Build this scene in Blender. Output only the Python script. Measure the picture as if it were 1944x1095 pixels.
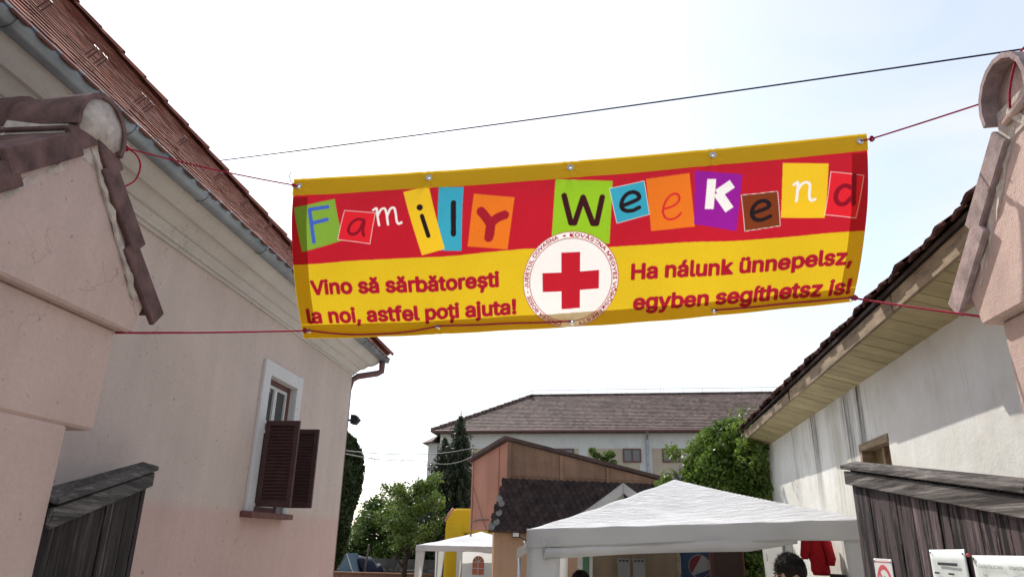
import bpy, bmesh, math, random
import numpy as np
from mathutils import Vector, Matrix, Euler, Quaternion
R = math.radians
sc = bpy.context.scene
for o in list(bpy.data.objects): bpy.data.objects.remove(o)
COL = sc.collection

# ------------------------------------------------------------------ camera
cam_d = bpy.data.cameras.new('camera'); cam = bpy.data.objects.new('camera', cam_d); COL.objects.link(cam)
cam_d.sensor_width = 36; cam_d.lens = 36 * 1340 / 1944; cam_d.clip_start = .05; cam_d.clip_end = 3000
ax_x = Vector((0.9950, 0.0978, 0.0191)); ax_y = Vector((0.0150, -0.3350, 0.9421)); ax_z = Vector((0.0986, -0.9371, -0.3346))
mm = Matrix((ax_x, ax_y, ax_z)).transposed()
cam.matrix_world = Matrix.Translation((0, 0, 1.75)) @ mm.to_quaternion().to_matrix().to_4x4()
sc.camera = cam
# ------------------------------------------------------------------ light
SUN_AZ, SUN_EL = -28.0, 47.0            # degrees clockwise from +Y, above the horizon
w = bpy.data.worlds.new('World'); sc.world = w; w.use_nodes = True
nt = w.node_tree; bg = nt.nodes['Background']
sky = nt.nodes.new('ShaderNodeTexSky'); sky.sky_type = 'NISHITA'; sky.sun_disc = False
sky.sun_elevation = R(SUN_EL); sky.sun_rotation = R(SUN_AZ)
sky.air_density = 1.0; sky.dust_density = 2.0; sky.ozone_density = 1.0; sky.altitude = 500
veil = nt.nodes.new('ShaderNodeMix'); veil.data_type = 'RGBA'                # thin even high cloud over the blue
cn = nt.nodes.new('ShaderNodeTexNoise'); cn.inputs['Scale'].default_value = 2.2; cn.inputs['Detail'].default_value = 6; cn.inputs['Distortion'].default_value = .6
tcw = nt.nodes.new('ShaderNodeTexCoord'); mpw = nt.nodes.new('ShaderNodeMapping'); mpw.inputs['Scale'].default_value = (1, 1.6, 3.2); nt.links.new(tcw.outputs['Generated'], mpw.inputs[0]); nt.links.new(mpw.outputs[0], cn.inputs['Vector'])
mr = nt.nodes.new('ShaderNodeMapRange'); mr.inputs[1].default_value = .38; mr.inputs[2].default_value = .66; mr.inputs[3].default_value = .32; mr.inputs[4].default_value = .74; nt.links.new(cn.outputs['Fac'], mr.inputs[0]); nt.links.new(mr.outputs[0], veil.inputs[0])
veil.inputs[7].default_value = (3.7, 3.65, 3.45, 1)
nt.links.new(sky.outputs[0], veil.inputs[6]); nt.links.new(veil.outputs[2], bg.inputs[0]); bg.inputs[1].default_value = 0.12
sd = bpy.data.lights.new('sun', 'SUN'); sun = bpy.data.objects.new('sun', sd); COL.objects.link(sun)
sd.energy = 2.4; sd.angle = R(0.53); sd.color = (1, .95, .87)
sdir = Vector((math.sin(R(SUN_AZ)) * math.cos(R(SUN_EL)), math.cos(R(SUN_AZ)) * math.cos(R(SUN_EL)), math.sin(R(SUN_EL))))
sun.rotation_euler = sdir.to_track_quat('Z', 'Y').to_euler(); sun.location = (-10, 20, 30)
sc.view_settings.view_transform = 'Standard'; sc.view_settings.look = 'None'
sc.view_settings.exposure = 1.2; sc.view_settings.gamma = 1.0; sc.view_settings.use_curve_mapping = False
sc.render.engine = 'CYCLES'; sc.cycles.use_denoising = True
sc.cycles.max_bounces = 8; sc.cycles.transparent_max_bounces = 12

# ------------------------------------------------------------------ helpers
ORG = {}
class MB:
    """collects shapes for one mesh"""
    def __init__(s): s.v = []; s.f = []
    def add(s, vs, fs):
        n = len(s.v); s.v += [tuple(v) for v in vs]; s.f += [tuple(i + n for i in f) for f in fs]; return s
    def box(s, a, b, M=None):
        (x0, y0, z0), (x1, y1, z1) = a, b
        vs = [(x, y, z) for z in (z0, z1) for y in (y0, y1) for x in (x0, x1)]
        if M is not None: vs = [M @ Vector(v) for v in vs]
        return s.add(vs, [(0, 2, 3, 1), (4, 5, 7, 6), (0, 1, 5, 4), (2, 6, 7, 3), (0, 4, 6, 2), (1, 3, 7, 5)])
    def prism(s, poly, vec):
        n = len(poly); vec = Vector(vec); p = [Vector(q) for q in poly]
        vs = p + [q + vec for q in p]
        return s.add(vs, [tuple(range(n))[::-1], tuple(range(n, 2 * n))] + [(i, (i + 1) % n, n + (i + 1) % n, n + i) for i in range(n)])
    def tube(s, pts, r, n=8, cap=True):
        pts = [Vector(p) for p in pts]; rs = r if isinstance(r, (list, tuple)) else [r] * len(pts)
        vs = []; fs = []; up = None
        for i, p in enumerate(pts):
            t = (pts[min(i + 1, len(pts) - 1)] - pts[max(i - 1, 0)]).normalized()
            if up is None: up = Vector((0, 0, 1)) if abs(t.z) < .9 else Vector((1, 0, 0))
            a = (up - t * up.dot(t)).normalized(); b = t.cross(a); up = a
            for k in range(n):
                th = 2 * math.pi * k / n; vs.append(p + (a * math.cos(th) + b * math.sin(th)) * rs[i])
        for i in range(len(pts) - 1):
            for k in range(n): fs.append((i * n + k, i * n + (k + 1) % n, (i + 1) * n + (k + 1) % n, (i + 1) * n + k))
        if cap: fs += [tuple(range(n))[::-1], tuple(range((len(pts) - 1) * n, len(pts) * n))]
        return s.add(vs, fs)
    def ball(s, c, r, seg=12, ring=8):
        rx, ry, rz = r if isinstance(r, (list, tuple)) else (r, r, r)
        vs = [(c[0], c[1], c[2] + rz)]; fs = []
        for i in range(1, ring):
            ph = math.pi * i / ring
            for k in range(seg):
                th = 2 * math.pi * k / seg
                vs.append((c[0] + rx * math.sin(ph) * math.cos(th), c[1] + ry * math.sin(ph) * math.sin(th), c[2] + rz * math.cos(ph)))
        vs.append((c[0], c[1], c[2] - rz)); L = len(vs) - 1
        for k in range(seg):
            fs.append((0, 1 + k, 1 + (k + 1) % seg)); fs.append((L, L - seg + (k + 1) % seg, L - seg + k))
        for i in range(ring - 2):
            for k in range(seg): fs.append((1 + i * seg + k, 1 + (i + 1) * seg + k, 1 + (i + 1) * seg + (k + 1) % seg, 1 + i * seg + (k + 1) % seg))
        return s.add(vs, fs)
    def grid(s, fn, nu, nv):
        vs = [fn(i / nu, j / nv) for j in range(nv + 1) for i in range(nu + 1)]
        return s.add(vs, [(j * (nu + 1) + i, j * (nu + 1) + i + 1, (j + 1) * (nu + 1) + i + 1, (j + 1) * (nu + 1) + i) for j in range(nv) for i in range(nu)])
    def build(s, name, mat, parent=None, smooth=False, bevel=0, solid=0, kind=None, label=None, cat=None, group=None, mats=None):
        vs = np.array([tuple(v) for v in s.v], float)
        c = (vs.min(0) + vs.max(0)) / 2 if len(vs) else np.zeros(3)
        me = bpy.data.meshes.new(name); me.from_pydata((vs - c).tolist(), [], s.f); me.update()
        me.materials.append(mat)
        for m in (mats or []): me.materials.append(m)
        if smooth is True: me.polygons.foreach_set('use_smooth', [True] * len(me.polygons))
        elif smooth: me.polygons.foreach_set('use_smooth', [True] * len(me.polygons)); me.set_sharp_from_angle(angle=R(smooth))
        o = bpy.data.objects.new(name, me); COL.objects.link(o)
        place(o, c, parent)
        if bevel:
            m = o.modifiers.new('bevel', 'BEVEL'); m.width = bevel; m.segments = 1; m.limit_method = 'ANGLE'
        if solid:
            m = o.modifiers.new('solid', 'SOLIDIFY'); m.thickness = solid
        if kind: o['kind'] = kind
        if label: o['label'] = label
        if cat: o['category'] = cat
        if group: o['group'] = group
        return o
def place(o, c, parent):
    """c is given in the thing's frame (world frame for a root made with world=True)"""
    c = Vector(c)
    if parent is not None:
        o.parent = parent; off, _ = ORG.get(parent.name, (Vector((0, 0, 0)), None)); o.location = c - off
    else: o.location = c
    ORG[o.name] = (c, None)
def root(name, label, cat, loc=(0, 0, 0), rotz=0, group=None, world=False):
    o = bpy.data.objects.new(name, None); COL.objects.link(o); o.location = loc; o.rotation_euler = (0, 0, rotz)
    o.empty_display_size = .2; o['label'] = label; o['category'] = cat
    if group: o['group'] = group
    ORG[o.name] = (Vector(loc) if world else Vector((0, 0, 0)), None)
    return o
def inst(src, name, parent, M, mat=None):
    """another object sharing src's mesh, placed by matrix M in the thing's frame"""
    o = bpy.data.objects.new(name, src); COL.objects.link(o)
    off = Vector((0, 0, 0))
    if parent is not None: o.parent = parent; off = ORG.get(parent.name, (off, None))[0]
    o.matrix_basis = Matrix.Translation(-off) @ M
    ORG[o.name] = (M.to_translation(), None)
    return o
def mesh_of(mb, name, mat, smooth=False, mats=None):
    me = bpy.data.meshes.new(name); me.from_pydata([tuple(v) for v in mb.v], [], mb.f); me.update(); me.materials.append(mat)
    for m in (mats or []): me.materials.append(m)
    if smooth: me.polygons.foreach_set('use_smooth', [True] * len(me.polygons)); me.set_sharp_from_angle(angle=R(smooth if smooth is not True else 180))
    return me
def frame_M(o, x, y, z):
    return Matrix(((x[0], y[0], z[0], o[0]), (x[1], y[1], z[1], o[1]), (x[2], y[2], z[2], o[2]), (0, 0, 0, 1)))
def sag(a, b, d, n=24):
    a, b = Vector(a), Vector(b); return [a.lerp(b, i / n) - Vector((0, 0, d * 4 * (i / n) * (1 - i / n))) for i in range(n + 1)]

def lin(r, g, b):
    f = lambda c: (c / 255 / 12.92) if c / 255 <= .04045 else ((c / 255 + .055) / 1.055) ** 2.4
    return (f(r), f(g), f(b))
class NT:
    """tiny node-graph helper"""
    def __init__(s, name):
        s.m = bpy.data.materials.new(name); s.m.use_nodes = True; s.t = s.m.node_tree
        s.t.nodes.clear(); s.out = s.n('ShaderNodeOutputMaterial')
        s.geo = s.n('ShaderNodeNewGeometry')
    def n(s, typ, **kw):
        nd = s.t.nodes.new(typ)
        for k, v in kw.items(): setattr(nd, k, v)
        return nd
    def l(s, a, b): s.t.links.new(a, b)
    def mapping(s, scale, src=None, rot=(0, 0, 0)):
        m = s.n('ShaderNodeMapping'); m.inputs['Scale'].default_value = scale; m.inputs['Rotation'].default_value = rot
        s.l(src or s.geo.outputs['Position'], m.inputs[0]); return m.outputs[0]
    def noise(s, scale, detail=4, rough=.55, vec=None, dist=0):
        t = s.n('ShaderNodeTexNoise'); t.inputs['Scale'].default_value = scale; t.inputs['Detail'].default_value = detail
        t.inputs['Roughness'].default_value = rough; t.inputs['Distortion'].default_value = dist
        s.l(vec or s.geo.outputs['Position'], t.inputs['Vector']); return t.outputs['Fac']
    def ramp(s, fac, stops, interp='LINEAR'):
        r = s.n('ShaderNodeValToRGB'); r.color_ramp.interpolation = interp; e = r.color_ramp.elements
        while len(e) < len(stops): e.new(.5)
        for i, (p, c) in enumerate(stops):
            e[i].position = p; e[i].color = (c, c, c, 1) if isinstance(c, (int, float)) else (*c, 1)
        s.l(fac, r.inputs[0]); return r.outputs[0]
    def mix(s, a, b, fac, mode='MIX'):
        m = s.n('ShaderNodeMix', data_type='RGBA', blend_type=mode)
        for sock, v in ((m.inputs[0], fac), (m.inputs[6], a), (m.inputs[7], b)):
            if isinstance(v, (int, float)): sock.default_value = v
            elif isinstance(v, tuple): sock.default_value = (*v, 1)
            else: s.l(v, sock)
        return m.outputs[2]
    def math(s, op, a, b=None):
        m = s.n('ShaderNodeMath', operation=op)
        for i, v in enumerate((a, b)):
            if v is None: continue
            if isinstance(v, (int, float)): m.inputs[i].default_value = v
            else: s.l(v, m.inputs[i])
        return m.outputs[0]
    def sep(s, src=None):
        x = s.n('ShaderNodeSeparateXYZ'); s.l(src or s.geo.outputs['Position'], x.inputs[0]); return x.outputs
    def bump(s, h, strength, dist=.01, nrm=None):
        b = s.n('ShaderNodeBump'); b.inputs['Strength'].default_value = strength; b.inputs['Distance'].default_value = dist
        s.l(h, b.inputs['Height'])
        if nrm: s.l(nrm, b.inputs['Normal'])
        return b.outputs[0]
    def principled(s, col, rough=.8, nrm=None, metal=0, spec=.3, trans=0):
        p = s.n('ShaderNodeBsdfPrincipled')
        for k, v in (('Base Color', col), ('Roughness', rough), ('Metallic', metal)):
            if isinstance(v, tuple): p.inputs[k].default_value = (*v, 1)
            elif isinstance(v, (int, float)): p.inputs[k].default_value = v
            else: s.l(v, p.inputs[k])
        p.inputs['Specular IOR Level'].default_value = spec
        if nrm: s.l(nrm, p.inputs['Normal'])
        if trans:
            tr = s.n('ShaderNodeBsdfTranslucent'); mx = s.n('ShaderNodeMixShader'); mx.inputs[0].default_value = trans
            if isinstance(col, tuple): tr.inputs[0].default_value = (*col, 1)
            else: s.l(col, tr.inputs[0])
            s.l(p.outputs[0], mx.inputs[1]); s.l(tr.outputs[0], mx.inputs[2]); s.l(mx.outputs[0], s.out.inputs[0])
        else: s.l(p.outputs[0], s.out.inputs[0])
        return s.m
def basic(name, col, rough=.8, var=.2, scale=5, bump=.3, bscale=80, rand=0., metal=0, spec=.3, trans=0, stretch=(1, 1, 1), bdist=.004):
    k = NT(name); vec = k.mapping(stretch) if stretch != (1, 1, 1) else None
    n1 = k.noise(scale, 5, .6, vec); c = k.mix(tuple(x * (1 - var) for x in col), tuple(min(x * (1 + var), 1) for x in col), k.ramp(n1, [(.3, 0.), (.7, 1.)]))
    if rand:
        oi = k.n('ShaderNodeObjectInfo'); c = k.mix(c, k.ramp(oi.outputs['Random'], [(0, 1 - rand), (1, 1.0)]), 1.0, 'MULTIPLY')
    nb = k.bump(k.noise(bscale, 4, .6, vec), bump, bdist) if bump else None
    return k.principled(c, rough, nb, metal, spec, trans)

# ------------------------------------------------------------------ materials
M = {}
def plaster(name, top, low=None, zline=1.95, stain=.25, rough_bump=.35):
    k = NT(name); pos = k.sep()
    base = top
    if low is not None:
        edge = k.math('ADD', pos[2], k.math('MULTIPLY', k.math('SUBTRACT', k.noise(3, 3), .5), .03))
        base = k.mix(low, top, k.ramp(k.math('ADD', k.math('MULTIPLY', k.math('SUBTRACT', edge, zline), 12.), .5), [(0, 0.), (1, 1.)]))
    big = k.ramp(k.noise(.9, 6, .62), [(.3, 1 - stain), (.65, 1.)])
    streak = k.ramp(k.noise(1.0, 5, .6, k.mapping((5, 5, .35))), [(.35, 1 - stain * .7), (.6, 1.)])
    c = k.mix(base, big, 1., 'MULTIPLY'); c = k.mix(c, streak, .6, 'MULTIPLY')
    c = k.mix(c, k.ramp(k.noise(45, 3, .7), [(.25, .86), (.6, 1.)]), .7, 'MULTIPLY')
    vo = k.n('ShaderNodeTexVoronoi', feature='DISTANCE_TO_EDGE'); vo.inputs['Scale'].default_value = .9
    wv = k.n('ShaderNodeVectorMath', operation='ADD'); wn_ = k.n('ShaderNodeTexNoise'); wn_.inputs['Scale'].default_value = 3.; wn_.inputs['Detail'].default_value = 6; k.l(k.geo.outputs['Position'], wn_.inputs['Vector']); k.l(k.geo.outputs['Position'], wv.inputs[0]); k.l(wn_.outputs['Color'], wv.inputs[1]); k.l(wv.outputs[0], vo.inputs['Vector'])
    ck = k.math('MULTIPLY', k.ramp(vo.outputs[0], [(0, 1.), (.0045, 0.)]), k.ramp(k.noise(.8, 3), [(.52, 0.), (.60, 1.)]))
    c = k.mix(c, k.mix(c, (.25, .22, .2), 1., 'MULTIPLY'), k.math('MULTIPLY', ck, .55))
    c = k.mix(c, k.mix(c, (.55, .5, .47), 1., 'MULTIPLY'), k.ramp(k.noise(26, 2, .5), [(.70, 0.), (.74, .7)]))
    h = k.math('ADD', k.noise(120, 3, .6), k.math('MULTIPLY', k.noise(9, 3, .5), 2.0))
    return k.principled(c, .92, k.bump(h, rough_bump, .006), spec=.15)
M['house'] = plaster('house_plaster', (.655, .54, .475), (.66, .465, .405), 1.95, .14, .28)  # pinkish beige paint, with some pink of lens glare added to the colour
M['pillar'] = plaster('pillar_plaster', (.67, .50, .44), None, 0, .22, .6)  # real pink plaster, pushed pinker to take in the lens glare
M['moulding'] = plaster('moulding_paint', (.66, .62, .565), None, 0, .14, .12)
M['white_paint'] = plaster('white_surround', (.70, .69, .68), None, 0, .1, .15)
M['shed_pink'] = plaster('shed_render', (.50, .25, .185), None, 0, .22, .3)
M['shed_wall'] = plaster('shed_plaster', (.50, .32, .21), None, 0, .15, .3)
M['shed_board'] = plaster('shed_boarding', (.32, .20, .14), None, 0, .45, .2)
M['far_white'] = plaster('far_whitewash', (.60, .60, .58), None, 0, .12, .1)
M['far_beige'] = plaster('far_beige_panel', (.47, .40, .31), None, 0, .15, .1)
def whitewash():
    k = NT('old_whitewash'); pos = k.sep()
    v = k.mapping((4.0, 4.0, .3)); st = k.noise(1.6, 9, .75, v)
    mask = k.ramp(k.noise(.55, 4, .6, k.mapping((1, 1, .15))), [(.42, 0.), (.62, 1.)])
    dark = k.math('MULTIPLY', k.math('MULTIPLY', k.ramp(st, [(.50, 0.), (.62, 1.)]), mask), k.ramp(k.math('DIVIDE', k.math('SUBTRACT', pos[1], 6.2), 2.), [(0, .05), (1, 1.)]))
    c = k.mix((.70, .70, .67), (.60, .58, .52), k.ramp(k.noise(2.2, 6, .65), [(.35, 0.), (.7, 1.)]))
    c = k.mix(c, (.20, .19, .16), k.math('MULTIPLY', dark, .75))
    thin = k.ramp(k.noise(2.0, 5, .7, k.mapping((9, 9, .25))), [(.60, 0.), (.64, 1.), (.66, 0.)])
    c = k.mix(c, (.16, .15, .13), k.math('MULTIPLY', k.math('MULTIPLY', thin, .7), k.ramp(k.math('DIVIDE', k.math('SUBTRACT', pos[1], 6.), 2.5), [(0, .25), (1, 1.)])))
    c = k.mix(c, (.33, .30, .25), k.ramp(k.noise(7, 6, .7), [(.66, 0.), (.74, .6)]))
    # two old run-off stains
    for y0, wd, zt, s_, col in ((8.80, .22, 3.6, 1.0, (.10, .065, .06)), (7.45, .26, 3.4, .95, (.13, .125, .10)), (7.05, .15, 3.4, 1.0, (.07, .07, .065)), (7.95, .35, 3.2, .5, (.30, .27, .18)), (9.9, .06, 3.3, .6, (.2, .19, .17))):
        wob = k.math('MULTIPLY', k.math('SUBTRACT', k.noise(2.5, 4), .5), .22)
        d = k.math('ABSOLUTE', k.math('SUBTRACT', k.math('ADD', pos[1], wob), y0))
        mk = k.ramp(k.math('DIVIDE', d, wd), [(.25, 1.), (1., 0.)])
        mk = k.math('MULTIPLY', mk, k.ramp(k.noise(1.0, 9, .75, k.mapping((1, 20, .7))), [(.44, .12), (.53, 1.)]))
        mk = k.math('MULTIPLY', mk, k.ramp(k.math('DIVIDE', k.math('SUBTRACT', zt, pos[2]), 1.5), [(0, 1.), (.55, .8), (1, .15)]))
        c = k.mix(c, col, k.math('MULTIPLY', mk, s_))
    h = k.math('ADD', k.noise(90, 4, .6), k.math('MULTIPLY', k.noise(6, 4, .6), 4.))
    return k.principled(c, .95, k.bump(h, .28, .007), spec=.1)
M['whitewash'] = whitewash()
M['roof_tile'] = basic('clay_roof_tile', (.30, .12, .09), 1., .35, 6, .4, 120, rand=.45, spec=.04)
M['roof_base'] = basic('roof_underlay', (.06, .04, .035), .9)
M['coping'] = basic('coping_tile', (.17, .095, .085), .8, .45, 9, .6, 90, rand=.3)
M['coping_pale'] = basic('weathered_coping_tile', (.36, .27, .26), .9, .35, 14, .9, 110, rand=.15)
M['mortar'] = basic('lime_mortar', (.55, .47, .41), .95, .25, 18, .9, 60)
M['zinc'] = basic('zinc_sheet', (.30, .34, .37), .45, .25, 4, .1, 30, metal=.75, spec=.5)
M['brown_pipe'] = basic('brown_painted_pipe', (.16, .085, .08), .5, .15)
M['old_wood'] = None
def wood(name, ca, cb, dark, amt=.6):
    k = NT(name); oi = k.n('ShaderNodeObjectInfo'); tc = k.n('ShaderNodeTexCoord')
    av = k.n('ShaderNodeVectorMath', operation='ADD'); k.l(tc.outputs['Object'], av.inputs[0])
    rv = k.n('ShaderNodeCombineXYZ'); k.l(k.math('MULTIPLY', oi.outputs['Random'], 37.), rv.inputs[0]); k.l(k.math('MULTIPLY', oi.outputs['Random'], 91.), rv.inputs[2]); k.l(rv.outputs[0], av.inputs[1])
    src = av.outputs[0]
    return k, src
def planks(name, ca, cb, axis, stain=(.012, .009, .009), amt=.7, rnd=.4):
    k, src = wood(name, ca, cb, None); s1 = {'z': (34, 34, .9), 'x': (.7, 40, 40)}[axis]; s2 = {'z': (16, 16, .8), 'x': (.4, 22, 22)}[axis]; s3 = {'z': (8, 8, .7), 'x': (.5, 12, 12)}[axis]; dd = .35 if axis == 'z' else .08
    g = k.noise(2.5, 7, .7, k.mapping(s1, src), dd)
    c = k.mix(ca, cb, k.ramp(g, [(.3, 0.), (.7, 1.)]))
    peel = k.ramp(k.noise(1.6, 9, .78, k.mapping(s2, src), dd), [(.52, 0.), (.58, 1.)])
    c = k.mix(c, tuple(min(1, x * 2.3 + .02) for x in cb), k.math('MULTIPLY', peel, .6))
    dk = k.ramp(k.noise(1.5, 8, .75, k.mapping(s3, src), dd), [(.49, 0.), (.54, 1.)])
    c = k.mix(c, stain, k.math('MULTIPLY', dk, amt))
    oi = k.n('ShaderNodeObjectInfo'); c = k.mix(c, k.ramp(oi.outputs['Random'], [(0, 1 - rnd), (1, 1.)]), 1., 'MULTIPLY')
    h = k.math('ADD', g, k.math('MULTIPLY', peel, -.6))
    return k.principled(c, .85, k.bump(h, .7, .006), spec=.25)
M['gate_plank'] = planks('peeling_brown_plank', (.062, .040, .042), (.135, .098, .098), 'z', (.005, .004, .004), .95, .35)
M['gate_beam'] = planks('grey_weathered_beam', (.065, .056, .052), (.17, .15, .14), 'x', (.015, .012, .011), .75, .25)
M['gate_beam_dark'] = planks('dark_weathered_beam', (.045, .04, .038), (.13, .12, .11), 'x', (.012, .01, .01), .6, .2)
M['gate_dark'] = planks('dark_gate_plank', (.018, .012, .011), (.075, .055, .048), 'z', (.004, .003, .003), .8, .4)
M['soffit'] = basic('soffit_board_paint', (.43, .36, .20), .8, .14, 5, .25, 60, rand=.16, stretch=(1, 1, 1))
M['fascia'] = basic('weathered_fascia', (.27, .20, .125), .85, .4, 7, .5, 60, rand=.25, stretch=(3, .5, 3))
M['brown_wood'] = basic('brown_window_wood', (.13, .055, .05), .6, .25, 12, .2)
M['shutter'] = basic('shutter_brown_paint', (.070, .034, .032), .55, .2, 10, .2)
M['sill'] = basic('sill_tile', (.16, .07, .06), .7, .3, 15, .4)
M['sash'] = basic('white_sash_paint', (.62, .62, .60), .5, .1, 10, .1)
def glass(name, col, rough=.05):
    k = NT(name); return k.principled(col, rough, None, 0, .9)
M['glass'] = glass('dark_window_glass', (.035, .04, .045)); M['amber_glass'] = glass('amber_reflection_glass', (.16, .105, .045), .25)  # amber of the outbuilding panes is a reflection put into the base colour
M['orange_pane'] = basic('tinted_plastic_pane', (.42, .13, .085), .3, .1, 3, 0)
M['rope'] = basic('red_nylon_rope', (.36, .010, .045), .7, .3, 60, .4, 400)
M['cable'] = basic('black_cable', (.03, .03, .035), .6, .1); M['grey_cable'] = basic('grey_cable', (.35, .34, .33), .6, .1)
M['steel'] = basic('galvanised_steel', (.45, .46, .47), .4, .15, 10, .1, metal=.8, spec=.5)
M['black_metal'] = basic('black_painted_metal', (.02, .02, .024), .5, .2)
M['grass_ground'] = basic('yard_earth', (.24, .21, .17), .95, .3, 1.5, .5, 30)
M['asphalt'] = basic('street_asphalt', (.11, .108, .104), .9, .25, 3, .5, 150)
M['pave'] = basic('yard_paving', (.46, .44, .40), .9, .25, 2, .5, 60)
def fabric(name, col, trans=.35, wr=.5, wscale=6, stretch=(1, 1, 1), bd=.03):
    k = NT(name); v = k.mapping(stretch)
    a = k.noise(wscale, 6, .68, v, 1.2); b = k.noise(wscale * 5, 3, .6)
    c = k.mix(col, k.ramp(k.noise(2, 4), [(.3, .93), (.7, 1.)]), 1., 'MULTIPLY')
    return k.principled(c, .75, k.bump(k.math('ADD', a, k.math('MULTIPLY', b, .15)), wr, bd), spec=.25, trans=trans)
M['canopy'] = fabric('white_canopy_fabric', (.84, .85, .87), .30, .9, 7, (.6, 2.4, 1), .05)
M['valance'] = fabric('white_valance_fabric', (.82, .82, .81), .55, .45, 5, (.6, .6, 2), .03)
M['tent_grey'] = fabric('grey_tent_fabric', (.55, .55, .53), .3, .6, 5, (1, 1, 1), .04)
M['tarp'] = fabric('beige_tarp', (.25, .19, .13), .15, .5, 3, (1, 1, .4), .04)
M['blue_tarp'] = fabric('blue_tarp', (.13, .22, .28), .2, .5, 3); M['navy_tarp'] = fabric('navy_tarp', (.02, .025, .05), .05, .5, 3)
M['yellow_pvc'] = fabric('yellow_pvc', (.72, .47, .02), .3, .4, 2.5, (.6, .6, 1.6), .05); M['red_pvc'] = fabric('red_pvc', (.20, .015, .02), .1, .4, 2); M['pink_pvc'] = fabric('salmon_pvc', (.60, .27, .21), .3, .4, 4)
M['jacket'] = fabric('red_jacket_cloth', (.42, .008, .018), .05, .8, 9, (1, 1, .5), .03)
M['concrete'] = basic('concrete_panel', (.12, .115, .105), .95, .35, 3, .5, 40)
M['brick'] = None
def brickmat():
    k = NT('garden_brick'); b = k.n('ShaderNodeTexBrick'); b.inputs['Scale'].default_value = 4.5
    b.inputs['Color1'].default_value = (.28, .13, .075, 1); b.inputs['Color2'].default_value = (.20, .10, .06, 1); b.inputs['Mortar'].default_value = (.2, .18, .16, 1)
    k.l(k.mapping((1, 1, 1), rot=(R(90), 0, 0)), b.inputs['Vector'])
    return k.principled(k.mix(b.outputs[0], k.ramp(k.noise(6, 5), [(.3, .7), (.7, 1.)]), 1., 'MULTIPLY'), .9, spec=.1)
M['brick'] = brickmat()
def farroof():
    k = NT('far_roof_tiles'); tc = k.n('ShaderNodeTexCoord'); p = k.sep(tc.outputs['Object']); cx = k.n('ShaderNodeCombineXYZ')
    k.l(k.math('FLOOR', k.math('DIVIDE', p[0], .21)), cx.inputs[0]); k.l(k.math('FLOOR', k.math('DIVIDE', k.math('ADD', p[1], 5.525), .2519)), cx.inputs[1])
    wn = k.n('ShaderNodeTexWhiteNoise', noise_dimensions='2D'); k.l(cx.outputs[0], wn.inputs['Vector'])
    c = k.mix((.085, .058, .052), (.185, .130, .115), wn.outputs['Value'])
    c = k.mix(c, k.ramp(k.noise(.5, 6, .7), [(.3, .65), (.7, 1.1)]), 1., 'MULTIPLY')
    return k.principled(c, .8, k.bump(k.noise(20, 3), .5, .02), spec=.2)
M['far_roof'] = farroof()
M['slate'] = basic('fibre_slate', (.046, .032, .030), .85, .45, 5, .4, 60, rand=.35, spec=.15)
M['slate_sunlit'] = basic('sunlit_edge_slate', (.17, .165, .16), .8, .3, 12, .3)  # sunlight on the left roof edge, painted as paler slates
M['sheet_roof'] = basic('bitumen_sheet_roof', (.075, .05, .045), .85, .35, 3, .4, 30)
M['paper'] = basic('laminated_paper', (.62, .66, .63), .35, .08, 6, .1, 20, spec=.5); M['ink'] = basic('black_ink', (.03, .03, .035), .7, 0, 5, 0)
M['sign_white'] = basic('sign_white', (.70, .68, .66), .4, .05, 5, 0); M['sign_red'] = basic('faded_sign_red', (.60, .10, .12), .4, .1, 5, 0)
M['soda_blue'] = basic('blue_poster', (.014, .04, .09), .5, .1, 3, 0); M['poster_white'] = basic('poster_white', (.22, .22, .22), .5, .05, 3, 0); M['poster_red'] = basic('poster_red', (.10, .010, .014), .5, .1, 3, 0); M['poster_navy'] = basic('poster_navy', (.02, .03, .07), .5, .1, 3, 0)  # emblem and sheet colours darkened to carry the shade under the gazebo
M['green_stripe'] = basic('green_stripe_cloth', (.10, .24, .15), .7, .1, 5, .1)
def leafmat(name, a, b, trans=.4, rough=.5):
    k = NT(name); n1 = k.noise(1.6, 3, .6); n2 = k.noise(23, 2, .5)
    c = k.mix(a, b, k.ramp(k.math('ADD', k.math('MULTIPLY', n1, .55), k.math('MULTIPLY', n2, .45)), [(.35, 0.), (.65, 1.)]))
    return k.principled(c, rough, None, 0, .35, trans)
M['leaf_mid'] = leafmat('leaf_mid', (.035, .065, .016), (.11, .17, .035), .3); M['leaf_light'] = leafmat('leaf_light', (.055, .10, .02), (.17, .24, .05), .36)
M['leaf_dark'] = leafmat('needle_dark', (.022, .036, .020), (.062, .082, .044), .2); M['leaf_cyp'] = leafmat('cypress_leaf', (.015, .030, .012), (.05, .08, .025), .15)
M['leaf_vine'] = leafmat('vine_leaf', (.06, .115, .02), (.20, .29, .05), .42, .4); M['lilac'] = leafmat('lilac_bloom', (.22, .16, .28), (.38, .30, .45), .3)
M['bark'] = basic('tree_bark', (.045, .035, .028), .95, .4, 8, .8, 30)
M['skin'] = basic('skin', (.42, .24, .17), .55, .08, 20, .1, 200); M['hair'] = basic('dark_brown_hair', (.012, .008, .006), .8, .4, 30, .6, 160, stretch=(1, 1, 4))
M['shirt'] = basic('dark_shirt_cloth', (.03, .032, .04), .9, .2, 10, .3); M['red_shirt'] = basic('red_shirt_cloth', (.25, .02, .03), .9, .2, 10, .3); M['jeans'] = basic('denim', (.04, .06, .11), .9, .2, 10, .3); M['shoe'] = basic('shoe_leather', (.02, .02, .02), .5, .1)

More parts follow.
